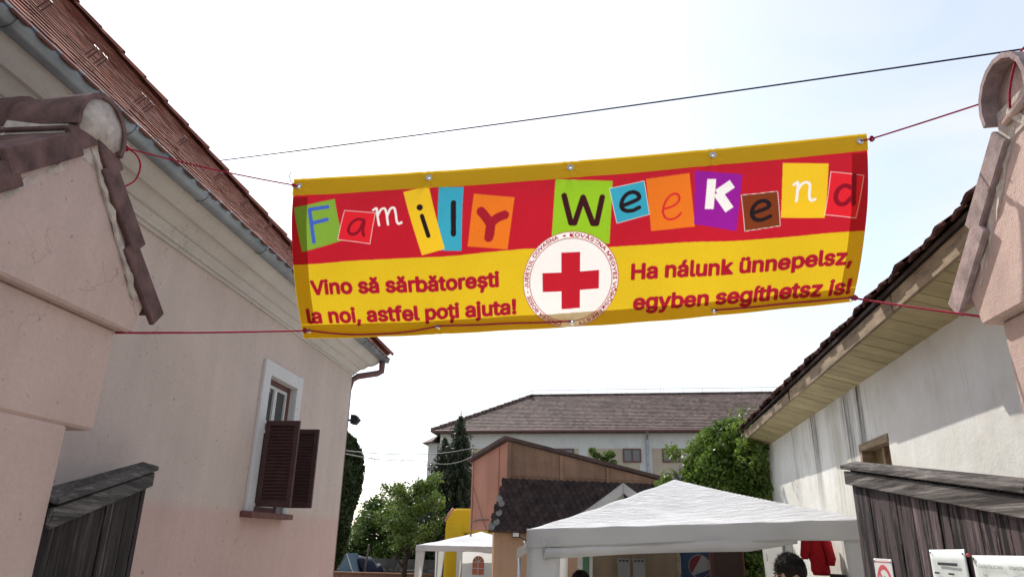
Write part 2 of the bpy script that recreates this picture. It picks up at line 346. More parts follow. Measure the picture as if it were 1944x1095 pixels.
# ------------------------------------------------------------------ setting: ground
MB().grid(lambda u, v: (-400 + 800 * u, 1.2 + (798.8) * v, -.02 - .33 * min(max((1.2 + 798.8 * v - 12) / 8, 0), 1)), 40, 400).build('ground', M['grass_ground'], kind='structure', label='bare earth ground running back behind the yard')
MB().box((-400, -400, -.3), (400, 1.2, -.012)).build('road', M['asphalt'], kind='structure', label='asphalt street in front of the gate')
MB().box((-3.08, 1.21, -.3), (2.4, 12, .004)).build('yard_pavement', M['pave'], kind='structure', label='paved yard floor between the two buildings')

# ------------------------------------------------------------------ left house
EX, EY0, EY1, EZ, SL = -2.74, 1.22, 9.45, 4.10, 1.08         # eave line and slope of the hipped roof
H = root('house', 'pink plastered house with deep white cornice and hipped red tile roof', 'house', (-3.1, 9.1, 0), world=True)
wl = MB()
y0, y1, oz0, oz1 = 6.60, 7.27, 1.95, 3.235
wl.box((-3.5, 1.6, 0), (-3.1, y0, 3.86)); wl.box((-3.5, y1, 0), (-3.1, 9.1, 3.86))
wl.box((-3.5, y0, 0), (-3.1, y1, oz0)); wl.box((-3.5, y0, oz1), (-3.1, y1, 3.86))
wl.box((-11, 1.6, 0), (-3.5, 2.0, 3.86)); wl.box((-11, 8.7, 0), (-3.5, 9.1, 3.86)); wl.box((-11, 2.0, 0), (-10.6, 8.7, 3.86))
wl.build('wall', M['house'], H)
prof = [(0, 3.795), (.022, 3.795), (.022, 3.815), (.045, 3.822), (.045, 3.84), (.055, 3.85), (.075, 3.872), (.082, 3.885), (.10, 3.887), (.125, 3.905), (.16, 3.945), (.175, 3.956), (.205, 3.958), (.215, 3.968), (.25, 3.995), (.285, 4.04), (.30, 4.065), (.30, 4.085), (0, 4.085)]
cm = MB(); n = len(prof)
ring = []
for d, z in prof: ring.append([(-11 - .0, 1.6 - d, z), (-3.1 + d, 1.6 - d, z), (-3.1 + d, 9.1 + d, z), (-11, 9.1 + d, z)])
vs = [p for r_ in ring for p in r_]
fs = [((i * 4 + k), (i * 4 + k + 1), ((i + 1) % n * 4 + k + 1), ((i + 1) % n * 4 + k)) for i in range(n) for k in range(3)]
cm.add(vs, fs); cm.build('cornice', M['moulding'], H, smooth=25)
# gutter: half pipe along the eave, round the far corner
gp = []
for i in range(9):
    a = math.pi * i / 8; gp.append((math.cos(a) * .066, -math.sin(a) * .066))
gpi = [(x * .94, z * .94) for x, z in gp[::-1]]
gprof = gp + gpi; gx, gz = -2.776, 4.105
gm = MB(); nn = len(gprof); vs = []
for (d, z) in gprof: vs += [(gx + d, 1.19, gz + z), (gx + d, 9.43 + d, gz + z), (-11, 9.43 + d, gz + z)]
gm.add(vs, [(i * 3 + k, i * 3 + k + 1, (i + 1) % nn * 3 + k + 1, (i + 1) % nn * 3 + k) for i in range(nn) for k in range(2)])
gut = gm.build('gutter', M['zinc'], H, smooth=40)
MB().tube([(gx + .07, 1.19, gz + .002), (gx + .07, 9.50, gz + .002), (-11, 9.50, gz + .002)], .008, 8).build('gutter_bead', M['zinc'], gut, smooth=True)
for y in (2.55, 3.52, 4.42, 5.42, 6.4, 7.4, 8.4, 9.25):
    b = MB(); pts = [(gx + math.cos(math.pi * i / 10) * .0705, y, gz - math.sin(math.pi * i / 10) * .0705) for i in range(11)]
    for p, q in zip(pts[:-1], pts[1:]): b.add([(p[0], y - .011, p[2]), (q[0], y - .011, q[2]), (q[0], y + .011, q[2]), (p[0], y + .011, p[2])], [(0, 1, 2, 3)])
    b.build('gutter_bracket', M['zinc'], gut, solid=.004)
MB().box((gx - .06, 9.44, gz - .05), (gx + .055, 9.52, gz + .01)).build('gutter_end', M['brown_pipe'], gut, bevel=.01)
MB().tube([(gx, 9.36, gz - .05), (gx, 9.36, gz - .13), (gx, 9.36, gz - .2), (gx - .045, 9.33, gz - .235), (-3.05, 9.2, 3.80), (-3.12, 9.16, 3.74), (-3.15, 9.15, 3.6), (-3.15, 9.15, 0)], .042, 12).build('downpipe', M['brown_pipe'], H, smooth=True)
# roof planes
APX = EX - (EY1 - EY0) / 2; APY = (EY0 + EY1) / 2; APZ = EZ + SL * (EY1 - EY0) / 2
rf = MB(); A_, B_, T_ = (EX + .02, EY0, EZ + .0), (EX + .02, EY1, EZ + .0), (APX, APY, APZ); D_, E_, F_ = (-18, EY0, EZ), (-18, EY1, EZ), (-14, APY, APZ)
rf.add([A_, B_, T_, D_, E_, F_], [(0, 1, 2), (1, 4, 5, 2), (3, 0, 2, 5), (4, 3, 5)])
roof = rf.build('roof', M['roof_base'], H)
# flat clay tiles on the side towards the yard
tm = MB(); tw, tl = .168, .30
pl = [(-tw / 2, tl)] + [(-tw / 2, .05), (-tw * .36, .018), (-tw * .15, .003), (tw * .15, .003), (tw * .36, .018), (tw / 2, .05)] + [(tw / 2, tl)]
tm.prism([(x, y, 0) for x, y in pl], (0, 0, .014))
tile_me = mesh_of(tm, 'roof_tile', M['roof_tile'])
sv = Vector((-1, 0, SL)).normalized(); nv = Vector((SL, 0, 1)).normalized(); yv = Vector((0, 1, 0))
rnd = random.Random(4); cand = []
slen = (EY1 - EY0) / 2 * math.sqrt(1 + SL * SL); expo = .150
for r_ in range(int(slen / expo)):
    s_ = r_ * expo - .05; half = (slen - s_) / slen * (EY1 - EY0) / 2
    k0 = int((2 * half) / (tw + .006)) + 2
    for k in range(-k0 // 2, k0 // 2 + 1):
        y = APY + (k + (.5 if r_ % 2 else 0)) * (tw + .006)
        if abs(y - APY) > half - .02: continue
        cand.append((Vector((EX, 0, EZ)) + sv * s_ + Vector((0, y, 0)), r_))
def tile_M(p, tilt=.055):
    a = rnd.uniform(-.012, .012); t = tilt + rnd.uniform(-.008, .012)
    up = (sv * math.cos(t) - nv * math.sin(t)); nn_ = (nv * math.cos(t) + sv * math.sin(t)); xx = up.cross(nn_)
    x2 = xx * math.cos(a) + up * math.sin(a); u2 = up * math.cos(a) - xx * math.sin(a)
    return frame_M(p + nv * (.020 + rnd.uniform(0, .004)), x2, u2, nn_)
vis = [c for c in cand if c[0].y > c[0].x * -.86]           # what the street can see
vis_k = sorted(vis, key=lambda c: (c[0] - Vector((0, 0, 1.75))).length + .55 * max(0, 3 - c[1]) * 0)[:300]
ids = set(id(c) for c in vis_k)
for c in vis_k: inst(tile_me, 'roof_tile', roof, tile_M(c[0]))
rest = MB()
for c in cand:
    if id(c) in ids: continue
    Mx = tile_M(c[0]); rest.add([Mx @ v.co for v in tile_me.vertices], [tuple(p.vertices) for p in tile_me.polygons])
rest.build('roof_tiles', M['roof_tile'], roof, kind='stuff')
# hip tiles along the two hips of that side
hm = MB(); hv = []
for j, (r_, y) in enumerate(((.115, 0), (.085, .42))):
    for i in range(9):
        a = math.pi * (i / 8); hv.append((math.cos(a) * r_, y, math.sin(a) * r_ * .8))
hm.add(hv, [(i, i + 1, 10 + i, 9 + i) for i in range(8)])
hip_me = mesh_of(hm, 'hip_tile', M['roof_tile'], 60)
for yc, sg in ((EY1, -1), (EY0, 1)):
    a = Vector((EX, yc, EZ)); d = (Vector((APX, APY, APZ)) - a); L = d.length; d.normalize()
    zz = (Vector((0, 0, 1)) - d * d.z).normalized(); xx = d.cross(zz)
    for k in range(int(L / .36)):
        o = inst(hip_me, 'hip_tile', roof, frame_M(a + d * (k * .36) + zz * (.025 + rnd.uniform(0, .012)), xx, d, zz))
        if k == 0 and sg == -1: sm = o
for m_ in (hip_me,):
    pass
# snow guards: pairs of bent straps standing off the lower tiles
sgm = MB()
for dx in (0, .03):
    sgm.box((dx - .004, -.004, 0), (dx + .004, .004, .085)); sgm.box((dx - .004, 0, .08), (dx + .004, .03, .088))
sg_me = mesh_of(sgm, 'snow_guard', M['brown_pipe'])
for y in (2.62, 2.97, 3.09, 3.52, 3.61, 4.05, 4.15, 4.62, 5.2, 5.72, 6.25, 6.8, 7.4, 8.0):
    inst(sg_me, 'snow_guard', roof, frame_M(Vector((EX, y, EZ)) + sv * .72 + nv * .05, yv, sv, nv))
# window
sr = MB()
sr.box((-3.1, 6.45, 1.95), (-3.066, y0, 3.37)); sr.box((-3.1, y1, 1.95), (-3.066, 7.41, 3.37)); sr.box((-3.1, y0, oz1), (-3.066, y1, 3.37))
win = root('x', 'x', 'x'); bpy.data.objects.remove(win)
W_ = MB(); fx0, fx1 = -3.215, -3.14
W_.box((fx0, y0, oz0), (fx1, y0 + .055, oz1)); W_.box((fx0, y1 - .055, oz0), (fx1, y1, oz1)); W_.box((fx0, y0 + .055, oz1 - .055), (fx1, y1 - .055, oz1)); W_.box((fx0, y0 + .055, oz0), (fx1, y1 - .055, oz0 + .05)); W_.box((fx0, y0 + .055, 2.73), (fx1, y1 - .055, 2.79))
win = W_.build('window', M['brown_wood'], H, bevel=.004)
sr.build('window_surround', M['white_paint'], win, bevel=.004)
lin_ = MB(); lin_.box((-3.14, y0, oz0), (-3.1, y0 + .006, oz1)); lin_.box((-3.14, y1 - .006, oz0), (-3.1, y1, oz1)); lin_.box((-3.14, y0 + .006, oz1 - .006), (-3.1, y1 - .006, oz1)); lin_.build('reveal', M['white_paint'], win)
ym = (y0 + y1) / 2
for za, zb in ((2.79, oz1 - .055), (oz0 + .05, 2.73)):
    for ya, yb in ((y0 + .055, ym), (ym, y1 - .055)):
        s_ = MB(); e = .032
        s_.box((-3.195, ya + .003, za), (-3.15, ya + e, zb)); s_.box((-3.195, yb - e, za), (-3.15, yb - .003, zb)); s_.box((-3.195, ya + e, za), (-3.15, yb - e, za + e)); s_.box((-3.195, ya + e, zb - e), (-3.15, yb - e, zb))
        s_.build('sash', M['sash'], win, bevel=.003)
        MB().box((-3.178, ya + e, za + e), (-3.172, yb - e, zb - e)).build('pane', M['glass'], win)
MB().box((-3.24, y0 + .03, 1.96), (-3.235, y1 - .03, oz1)).build('curtain', M['tarp'], win)
MB().box((-3.12, 6.40, 1.895), (-2.985, 7.36, 1.948)).build('window_sill', M['sill'], H, bevel=.008)
def shutter(yp, hw, z0, z1):
    s_ = MB(); x0, x1 = -3.06, -3.06 + hw; t = .018
    s_.box((x0, yp - t, z0), (x0 + .045, yp + t, z1)); s_.box((x1 - .045, yp - t, z0), (x1, yp + t, z1)); s_.box((x0 + .045, yp - t, z0), (x1 - .045, yp + t, z0 + .05)); s_.box((x0 + .045, yp - t, z1 - .05), (x1 - .045, yp + t, z1))
    sh = s_.build('shutter', M['shutter'], H, bevel=.003)
    nsl = 22; st = (z1 - z0 - .1) / nsl
    sm_ = MB(); sm_.box((-(hw - .092) / 2, -.003, -st * .62), ((hw - .092) / 2, .003, st * .62)); me = mesh_of(sm_, 'slat', M['shutter'])
    for i in range(nsl):
        inst(me, 'slat', sh, Matrix.Translation(((x0 + x1) / 2, yp, z0 + .05 + st * (i + .5))) @ Matrix.Rotation(R(-38), 4, 'X'))
shutter(6.62, .335, 1.995, 2.79); shutter(7.25, .295, 2.01, 2.80)

wlamp = root('wall_lamp', 'small black floodlight on the far corner of the pink house', 'lamp', (-3.08, 9.14, 3.2), world=True)
MB().prism([(-3.09, 9.16, 3.16), (-3.03, 9.16, 3.15), (-2.975, 9.16, 3.215), (-3.02, 9.16, 3.275), (-3.09, 9.16, 3.28)], (0, .12, 0)).build('lamp_housing', M['black_metal'], wlamp, bevel=.006)
MB().tube([(-3.13, 9.12, 3.2), (-3.06, 9.18, 3.2)], .015).build('bracket', M['black_metal'], wlamp)

# ------------------------------------------------------------------ gate posts with tiled gable coping
def verge_tile_mesh(side, mat):
    m = MB(); L, Wd = .40, .30
    m.box((0, 0, 0), (Wd, L, .016)); m.box((-.022, 0, -.085), (-.002, L, .016)); m.box((-.002, 0, .0), (0, L, .016))
    m.box((Wd - .03, .0, .016), (Wd, L, .03))
    return m
def gate_post(label, X, s, xfar, mat_far, seed):
    """X: plane of the end face towards the opening, s: +1 when the wall runs to +X"""
    g = root('gate_post', label, 'gate post', (X, 2.7, 0), world=True, group='plastered posts of the gate')
    rn = random.Random(seed); xo = X - s * .05
    b = MB(); b.box((min(X, xfar), 2.2, 2.2), (max(X, xfar), 3.2, 2.70)); b.box((min(X, xfar), 2.2, 0), (max(X, xfar), 3.02, 2.2)); b.build('wall', M['pillar'], g, bevel=.012)
    ga = [(xo, 2.12, 2.70), (xo, 3.26, 2.70), (xo, 3.31, 2.86), (xo, 2.775, 3.46), (xo, 2.585, 3.46), (xo, 2.10, 2.86)]
    MB().prism(ga if s < 0 else ga[::-1], (xfar - xo, 0, 0)).build('gable', M['pillar'], g, bevel=.012)
    # coping tiles
    th = math.atan2(.63, .57)
    for side in (1, -1):
        dn = Vector((0, side * math.cos(th), -math.sin(th))); nr = Vector((0, side * math.sin(th), math.cos(th)))
        top = Vector((xo, 2.70 + side * .03, 3.525))
        xv = Vector((s, 0, 0))
        ncol = max(1, int(abs(xfar - xo) / .30 + .5))
        for c in range(ncol):
            for t0_, L in ([] if s > 0 else [(-.10, .28)]) + [(.13, .45), (.53, .45)]:
                m = MB(); m.box((0, 0, 0), (.295, L, .02))
                if c == 0: m.box((-.030, 0, -.095), (0, L, .02))
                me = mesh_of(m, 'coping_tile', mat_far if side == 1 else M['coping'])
                st0 = top + dn * t0_ + nr * .035 + xv * (c * .30 + rn.uniform(-.003, .003))
                tilt = .12 + rn.uniform(-.01, .02); d2 = dn * math.cos(tilt) + nr * math.sin(tilt) * 1; n2 = nr * math.cos(tilt) - dn * math.sin(tilt)
                st0 = st0 - nr * .02
                a = rn.uniform(-.02, .02); xx = xv
                o = inst(me, 'coping_tile', g, frame_M(st0, xx, d2, n2))
                bv = o.modifiers.new('bevel', 'BEVEL'); bv.width = .006; bv.segments = 1
        # rough mortar bed under the verge tiles
        mb = MB()
        def bed(u, v):
            p = top + dn * (u * .80) + nr * (-.060 - .035 * v + rn.uniform(-.008, .004)) + xv * (.0 + rn.uniform(-.012, .006)); return p
        mb.grid(bed, 16, 2); mb.build('mortar_bed', M['mortar'], g, solid=.012)
    # ridge tiles
    for k in range(max(2, int(abs(xfar - xo) / .36) + 1)):
        m = MB(); vs = []
        for j, (r_, x) in enumerate(((.170, 0), (.145, .42))):
            for q in (1., .87):
                for i in range(11):
                    a = math.pi * (-.10 + 1.20 * i / 10); vs.append((xo + s * (x - .055 + k * .37), 2.68 + math.cos(a) * r_ * q, 3.525 + math.sin(a) * r_ * q * 1.05))
        fs = []
        for i in range(10):
            fs += [(i, i + 1, 23 + i, 22 + i), (11 + i, 33 + i, 34 + i, 12 + i), (i, 11 + i, 12 + i, i + 1), (22 + i, 23 + i, 34 + i, 33 + i)]
        fs += [(0, 22, 33, 11), (10, 21, 43, 32)]
        m.add(vs, fs); m.build('ridge_tile', mat_far if s > 0 else M['coping'], g, smooth=45)
    m = MB(); pd = -.035 if s > 0 else .044; pts = [(xo - s * (pd + .002 * math.sin(5 * i)), 2.68 + math.cos(a) * (.148 + .005 * math.sin(3.3 * i)), 3.525 + math.sin(a) * .155) for i, a in enumerate([math.pi * (-.04 + 1.08 * i / 18) for i in range(19)])] + [(xo - s * .012, 2.60, 3.43), (xo - s * .012, 2.76, 3.43)]
    c = len(pts); m.add(pts + [(xo - s * (pd + .004), 2.68, 3.53)], [(i, (i + 1) % c, c) for i in range(c)]); m.build('mortar_plug', M['mortar'] if s < 0 else M['pillar'], g, smooth=60, solid=.02)
    xb = xo - s * .006; MB().prism([(xb, 2.58, 3.36), (xb, 2.78, 3.36), (xb, 2.845, 3.40), (xb, 2.82, 3.53), (xb, 2.54, 3.53), (xb, 2.515, 3.40)], (xfar - xb, 0, 0)).build('ridge_bedding', M['mortar'], g, bevel=.01)
    return g
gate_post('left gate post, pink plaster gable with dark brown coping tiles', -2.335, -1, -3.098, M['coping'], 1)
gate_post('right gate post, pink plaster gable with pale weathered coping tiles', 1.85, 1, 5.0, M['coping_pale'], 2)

# ------------------------------------------------------------------ gate leaves
def gate_leaf(label, p0, p1, z0, z1, widths, mplank, face, seed, mbeam=None):
    mbeam = mbeam or M['gate_beam']
    p0, p1 = Vector(p0), Vector(p1); d = p1 - p0; L = d.length; ang = math.atan2(d.y, d.x)
    g = root('gate_leaf', label, 'gate', (p0.x, p0.y, 0), ang, 'open wooden leaves of the gate'); rn = random.Random(seed)
    tz = lambda x: z0 + (z1 - z0) * x / L
    x = 0; i = 0
    while x < L - .01:
        wd = min(widths[i % len(widths)], L - x); i += 1; off = rn.uniform(-.004, .004)
        m = MB(); y = .0 + off
        m.prism([(x + .003, y - .013, .06), (x + wd - .003, y - .013, .06), (x + wd - .003, y - .013, tz(x + wd) - .045), (x + .003, y - .013, tz(x) - .045)], (0, .026, 0))
        m.build('plank', mplank, g, bevel=.003); x += wd
    yf = .015 * face + (.0 if face > 0 else -.0)
    ya, yb = (.019, .047) if face > 0 else (-.047, -.019)
    m = MB(); m.prism([(-.02, ya, tz(0) - .148), (L + .03, ya, tz(L) - .148), (L + .03, ya, tz(L) - .058), (-.02, ya, tz(0) - .058)], (0, yb - ya, 0)); m.build('top_beam', mbeam, g, bevel=.005)
    ca, cb = (-.05, .062) if face > 0 else (-.062, .05)
    dz_ = -.028 if face > 0 else .028; za_ = .012 if face > 0 else -.016
    m = MB(); m.prism([(-.03, ca, tz(0) - .030 + za_), (L + .045, ca, tz(L) - .030 + za_), (L + .045, ca, tz(L) + za_), (-.03, ca, tz(0) + za_)], (0, cb - ca, dz_)); m.build('cap_board', mbeam, g, bevel=.006)
    for zr in (.35, 1.55):
        m = MB(); r0, r1 = ((-.055, -.017) if face > 0 else (.017, .055)); m.box((0, r0, zr), (L, r1, zr + .10)); m.build('rail', mplank, g, bevel=.004)
    return g
WR = [.11, .11, .10, .14, .14, .15, .10, .16, .15, .20, .21, .18, .28]
gate_leaf('right gate leaf of peeling brown planks with notices pinned on it', (1.85, 3.22), (1.85, 5.26), 2.01, 2.305, WR, M['gate_plank'], 1, 3)
gate_leaf('left gate leaf of blackened planks swung back beside the pink house', (-2.365, 3.03), (-2.93, 4.62), 1.90, 2.19, [.15, .12, .17, .14, .13, .16], M['gate_dark'], -1, 5, M['gate_beam_dark'])

try: FONT = bpy.data.fonts.load(bpy.utils.system_resource('DATAFILES', path='fonts') + '/Inter.woff2')
except Exception: FONT = None
def text_mesh(body, size=1., offset=0., res=3, align='LEFT', shear=0):
    cu = bpy.data.curves.new('t', 'FONT'); cu.body = body; cu.font = FONT or cu.font; cu.size = size; cu.offset = offset; cu.resolution_u = res; cu.align_x = align; cu.shear = shear
    ob = bpy.data.objects.new('t', cu); COL.objects.link(ob)
    bpy.context.view_layer.update(); dg = bpy.context.evaluated_depsgraph_get()
    me = bpy.data.meshes.new_from_object(ob.evaluated_get(dg)); me.calc_loop_triangles()
    v = np.zeros(len(me.vertices) * 3); me.vertices.foreach_get('co', v); v = v.reshape(-1, 3)[:, :2]
    t = np.zeros(len(me.loop_triangles) * 3, int); me.loop_triangles.foreach_get('vertices', t); t = t.reshape(-1, 3)
    bpy.data.objects.remove(ob); bpy.data.curves.remove(cu); bpy.data.meshes.remove(me)
    return v, t

POLYS= [('green2', [(0.0124, 0.1684), (0.2424, 0.1265), (0.2957, 0.3687), (0.0572, 0.4243)], 0), ('redtile', [(0.3045, 0.2009), (0.4803, 0.2284), (0.448, 0.3984), (0.266, 0.3628)], 1), ('blue', [(0.8293, 0.0933), (0.9661, 0.1027), (0.954, 0.4589), (0.8248, 0.4478)], 0), ('yel', [(0.6325, 0.1133), (0.7713, 0.082), (0.8621, 0.441), (0.7355, 0.4744)], 0), ('orange', [(1.0244, 0.1454), (1.2484, 0.1849), (1.2097, 0.4749), (0.9896, 0.4369)], 0), ('green', [(1.4691, 0.0983), (1.7747, 0.1327), (1.7604, 0.4791), (1.4491, 0.4396)], 0), ('blue', [(1.7598, 0.1741), (1.9412, 0.1486), (1.9697, 0.3356), (1.8, 0.3658)], 1), ('orange', [(1.9521, 0.1379), (2.1796, 0.1293), (2.2097, 0.4297), (1.9813, 0.432)], 0), ('purple', [(2.2085, 0.1166), (2.4555, 0.1624), (2.4301, 0.4665), (2.2056, 0.4168)], 0), ('brown', [(2.4523, 0.2744), (2.6391, 0.2684), (2.6566, 0.4613), (2.4769, 0.4701)], 1), ('yel', [(2.6664, 0.1171), (2.9007, 0.1467), (2.8826, 0.4486), (2.6591, 0.4184)], 0), ('redtile', [(2.9126, 0.1946), (3.0757, 0.236), (3.0428, 0.4667), (2.8834, 0.4306)], 1)]
STROKES= [('lblue', 0.0108, [(0.2049, 0.1729), (0.1016, 0.1818), (0.1155, 0.2697), (0.1261, 0.3686)], 1), ('lblue', 0.0108, [(0.1127, 0.2632), (0.2033, 0.2454)], 1), ('dred', 0.0086, [(0.4181, 0.2659), (0.3821, 0.2568), (0.3463, 0.2759), (0.3282, 0.3113), (0.3388, 0.3363), (0.3684, 0.3377), (0.3957, 0.3146), (0.4181, 0.2705), (0.4108, 0.3244), (0.4159, 0.3508)], 1), ('white', 0.0061, [(0.4683, 0.2104), (0.4869, 0.2023), (0.493, 0.2427), (0.5023, 0.2974)], 1), ('white', 0.0061, [(0.4931, 0.2472), (0.5112, 0.2119), (0.5316, 0.2048), (0.5429, 0.2318), (0.5523, 0.2955)], 1), ('white', 0.0061, [(0.5467, 0.2501), (0.5647, 0.2085), (0.5851, 0.2042), (0.5946, 0.2347), (0.6012, 0.2802), (0.6119, 0.2943), (0.627, 0.2879)], 1), ('dark', 0.0173, [(0.7271, 0.208), (0.728, 0.2089)], 1), ('dark', 0.0121, [(0.7402, 0.2566), (0.7735, 0.3661)], 1), ('dark', 0.0147, [(0.9134, 0.1907), (0.9117, 0.3608)], 1), ('dred2', 0.0251, [(1.061, 0.2427), (1.0891, 0.2785), (1.1153, 0.3248), (1.1133, 0.3868)], 0), ('dred2', 0.0251, [(1.2001, 0.2772), (1.1542, 0.2918), (1.1196, 0.3251), (1.1061, 0.4086)], 0), ('dark2', 0.0153, [(1.5157, 0.1954), (1.553, 0.3482), (1.5732, 0.3498), (1.6176, 0.212), (1.6708, 0.3574), (1.6909, 0.359), (1.7199, 0.2173)], 1), ('dark', 0.0112, [(1.8331, 0.2719), (1.9095, 0.245), (1.9123, 0.2212), (1.8894, 0.2044), (1.8566, 0.2089), (1.8308, 0.2351), (1.8221, 0.273), (1.8402, 0.2985), (1.8801, 0.305), (1.9167, 0.2916)], 1), ('rred', 0.0061, [(2.0486, 0.3136), (2.0929, 0.3031), (2.1242, 0.2768), (2.124, 0.2477), (2.1023, 0.2352), (2.0708, 0.2511), (2.0484, 0.2907), (2.0419, 0.3316), (2.0573, 0.3662), (2.0861, 0.377), (2.1156, 0.3673), (2.1369, 0.3464)], 1), ('white', 0.0229, [(2.2957, 0.1741), (2.2831, 0.3385)], 0), ('white', 0.0249, [(2.4029, 0.2084), (2.3269, 0.2569)], 0), ('white', 0.0249, [(2.3269, 0.2518), (2.39, 0.3488)], 0), ('dark', 0.011, [(2.5159, 0.3765), (2.5889, 0.3538), (2.5959, 0.3324), (2.5738, 0.314), (2.5409, 0.3187), (2.515, 0.3462), (2.5084, 0.3807), (2.5265, 0.4107), (2.5628, 0.4184), (2.6047, 0.4037)], 1), ('white', 0.007, [(2.7235, 0.2419), (2.7432, 0.2319), (2.7424, 0.2744), (2.737, 0.3343)], 1), ('white', 0.007, [(2.7406, 0.2792), (2.761, 0.246), (2.7862, 0.2356), (2.8049, 0.2508), (2.8034, 0.2861), (2.8031, 0.3213), (2.8121, 0.3414), (2.8307, 0.3374)], 1), ('dred', 0.0129, [(3.0284, 0.2305), (3.0256, 0.3111), (3.0266, 0.3866)], 1), ('dred', 0.012, [(3.0198, 0.3004), (2.9804, 0.2807), (2.9455, 0.3019), (2.9355, 0.3461), (2.9507, 0.3779), (2.9835, 0.3817), (3.0211, 0.3458)], 1)]
TEXTS= {'Vino să sărbătorești': ((0.0938, 0.6819), (1.1551, 0.6818), (0.1038, 0.5942)), 'la noi, astfel poți ajuta!': ((0.0484, 0.8554), (1.2458, 0.8536), (0.0637, 0.7632)), 'Ha nálunk ünnepelsz,': ((1.8862, 0.6941), (3.0473, 0.7249), (1.8835, 0.6021)), 'egyben segíthetsz is!': ((1.9017, 0.874), (3.0673, 0.8994), (1.8981, 0.7815))}
GROMMETS= [(0.031, 0.044), (0.7712, 0.0371), (1.5478, 0.037), (2.3053, 0.0369), (3.065, 0.0421), (0.0387, 0.9034), (0.7986, 0.9042), (1.5572, 0.9212), (2.3473, 0.9221), (3.0845, 0.9289)]


# ------------------------------------------------------------------ notices on the right leaf (its face looks to -X)
CAP_H = text_mesh('H', 1, 0, 4)[0][:, 1].max()
def leaf_text(body, y_left, z, h, parent, x=1.8235, bold=.01, w=None):
    v, t = text_mesh(body, 1, 0)
    s_ = h / CAP_H
    if w: sx = w / (v[:, 0].max() - v[:, 0].min())
    else: sx = s_
    m = MB(); m.add([(x, y_left - (p[0] - v[:, 0].min()) * sx, z + p[1] * s_) for p in v], [tuple(q) for q in t]); return m.build('print', M['ink'], parent)
def sheet(name, label, cat, ya, yb, z0, z1, mat, curl=.006, seed=0):
    r_ = root(name, label, cat, (1.83, (ya + yb) / 2, z0), world=True, group='notices pinned to the gate'); rn = random.Random(seed)
    m = MB(); m.grid(lambda u, v: (1.8275 - curl * (abs(2 * u - 1) ** 3) * v - .001 * math.sin(9 * u + 5 * v), ya + (yb - ya) * u, z0 + (z1 - z0) * v + .006 * (u - .5)), 14, 10)
    m.build('sheet', mat, r_, smooth=True, solid=.0012)
    for y in (ya + .02 * (1 if yb > ya else -1), yb - .02 * (1 if yb > ya else -1)): MB().ball((1.824 - curl, y, z1 - .018), (.003, .005, .005)).build('pin', M['black_metal'], r_)
    return r_
n1 = sheet('paper_notice', 'laminated sheet of printed lines pinned in the middle of the right gate leaf', 'notice', 4.225, 3.845, 1.22, 1.745, M['paper'], .002, 1)
X1 = 1.8185
MB().add([(X1, 4.135, 1.668), (X1, 3.925, 1.668), (X1, 3.925, 1.682), (X1, 4.135, 1.682)], [(0, 1, 2, 3)]).build('print', M['ink'], n1)
for i, z in enumerate((1.625, 1.575, 1.525, 1.475, 1.425)):
    for ya, wd in ((4.185, .055), (4.035, .06)): MB().add([(X1, ya, z), (X1, ya - wd, z), (X1, ya - wd, z + .009), (X1, ya, z + .009)], [(0, 1, 2, 3)]).build('print', M['ink'], n1)
    MB().add([(X1, 4.20, z - .022), (X1, 3.87, z - .022), (X1, 3.87, z - .0205), (X1, 4.20, z - .0205)], [(0, 1, 2, 3)]).build('ruled_line', M['ink'], n1)
n2 = sheet('paper_notice', 'wide two-column laminated notice with a red pin, nearest the right gate post', 'notice', 3.785, 3.24, 1.2, 1.725, M['paper'], .002, 2)
for tx_, yl, z, h, wd in (('Crucea Roșie Filiala Jud. Covasna', 3.725, 1.668, .017, .20), ('Sediul:', 3.70, 1.632, .014, .045), ('ÎNGRIJIRE LA DOMICILIU', 3.725, 1.585, .024, .21), ('pentru persoane vârstnice', 3.71, 1.552, .016, .17), ('la sau în afara localității', 3.70, 1.525, .016, .15), ('Vöröskereszt Megyei', 3.475, 1.668, .017, .14), ('Székhely:', 3.45, 1.632, .014, .05), ('HÁZI GONDOZÁS', 3.465, 1.580, .024, .16), ('idősek számára', 3.47, 1.552, .016, .1)):
    leaf_text(tx_, yl, z, h, n2, X1, .012, wd)
MB().ball((1.815, 3.795, 1.722), .009).build('red_pin', M['sign_red'], n2)
MB().add([(X1 + .001, 3.585, 1.42), (X1 + .001, 3.545, 1.42), (X1 + .001, 3.53, 1.61), (X1 + .001, 3.60, 1.615)], [(0, 1, 2, 3)]).build('tape', basic('yellowed_tape', (.45, .5, .2), .3, .1, 5, 0), n2)
sg = root('prohibition_sign', 'white sign with red circle and slash at the left edge of the right gate leaf', 'sign', (1.83, 4.88, 1.2), world=True)
MB().box((1.8235, 4.745, 1.24), (1.8285, 5.02, 1.682)).build('plate', M['sign_white'], sg, bevel=.002)
def ring(c, r0, r1, x, n=40, a0=0, a1=2 * math.pi):
    m = MB(); vs = []
    for i in range(n + 1):
        a = a0 + (a1 - a0) * i / n
        for r_ in (r0, r1): vs.append((x, c[0] + math.cos(a) * r_ * 1.0, c[1] + math.sin(a) * r_))
    m.add(vs, [(2 * i, 2 * i + 1, 2 * i + 3, 2 * i + 2) for i in range(n)]); return m
ring((4.8825, 1.53), .092, .118, 1.8222).build('red_ring', M['sign_red'], sg)
m = MB(); m.add([(1.8218, 4.96, 1.600), (1.8218, 4.945, 1.614), (1.8218, 4.805, 1.46), (1.8218, 4.82, 1.446)], [(0, 1, 2, 3)]); m.build('red_slash', M['sign_red'], sg)
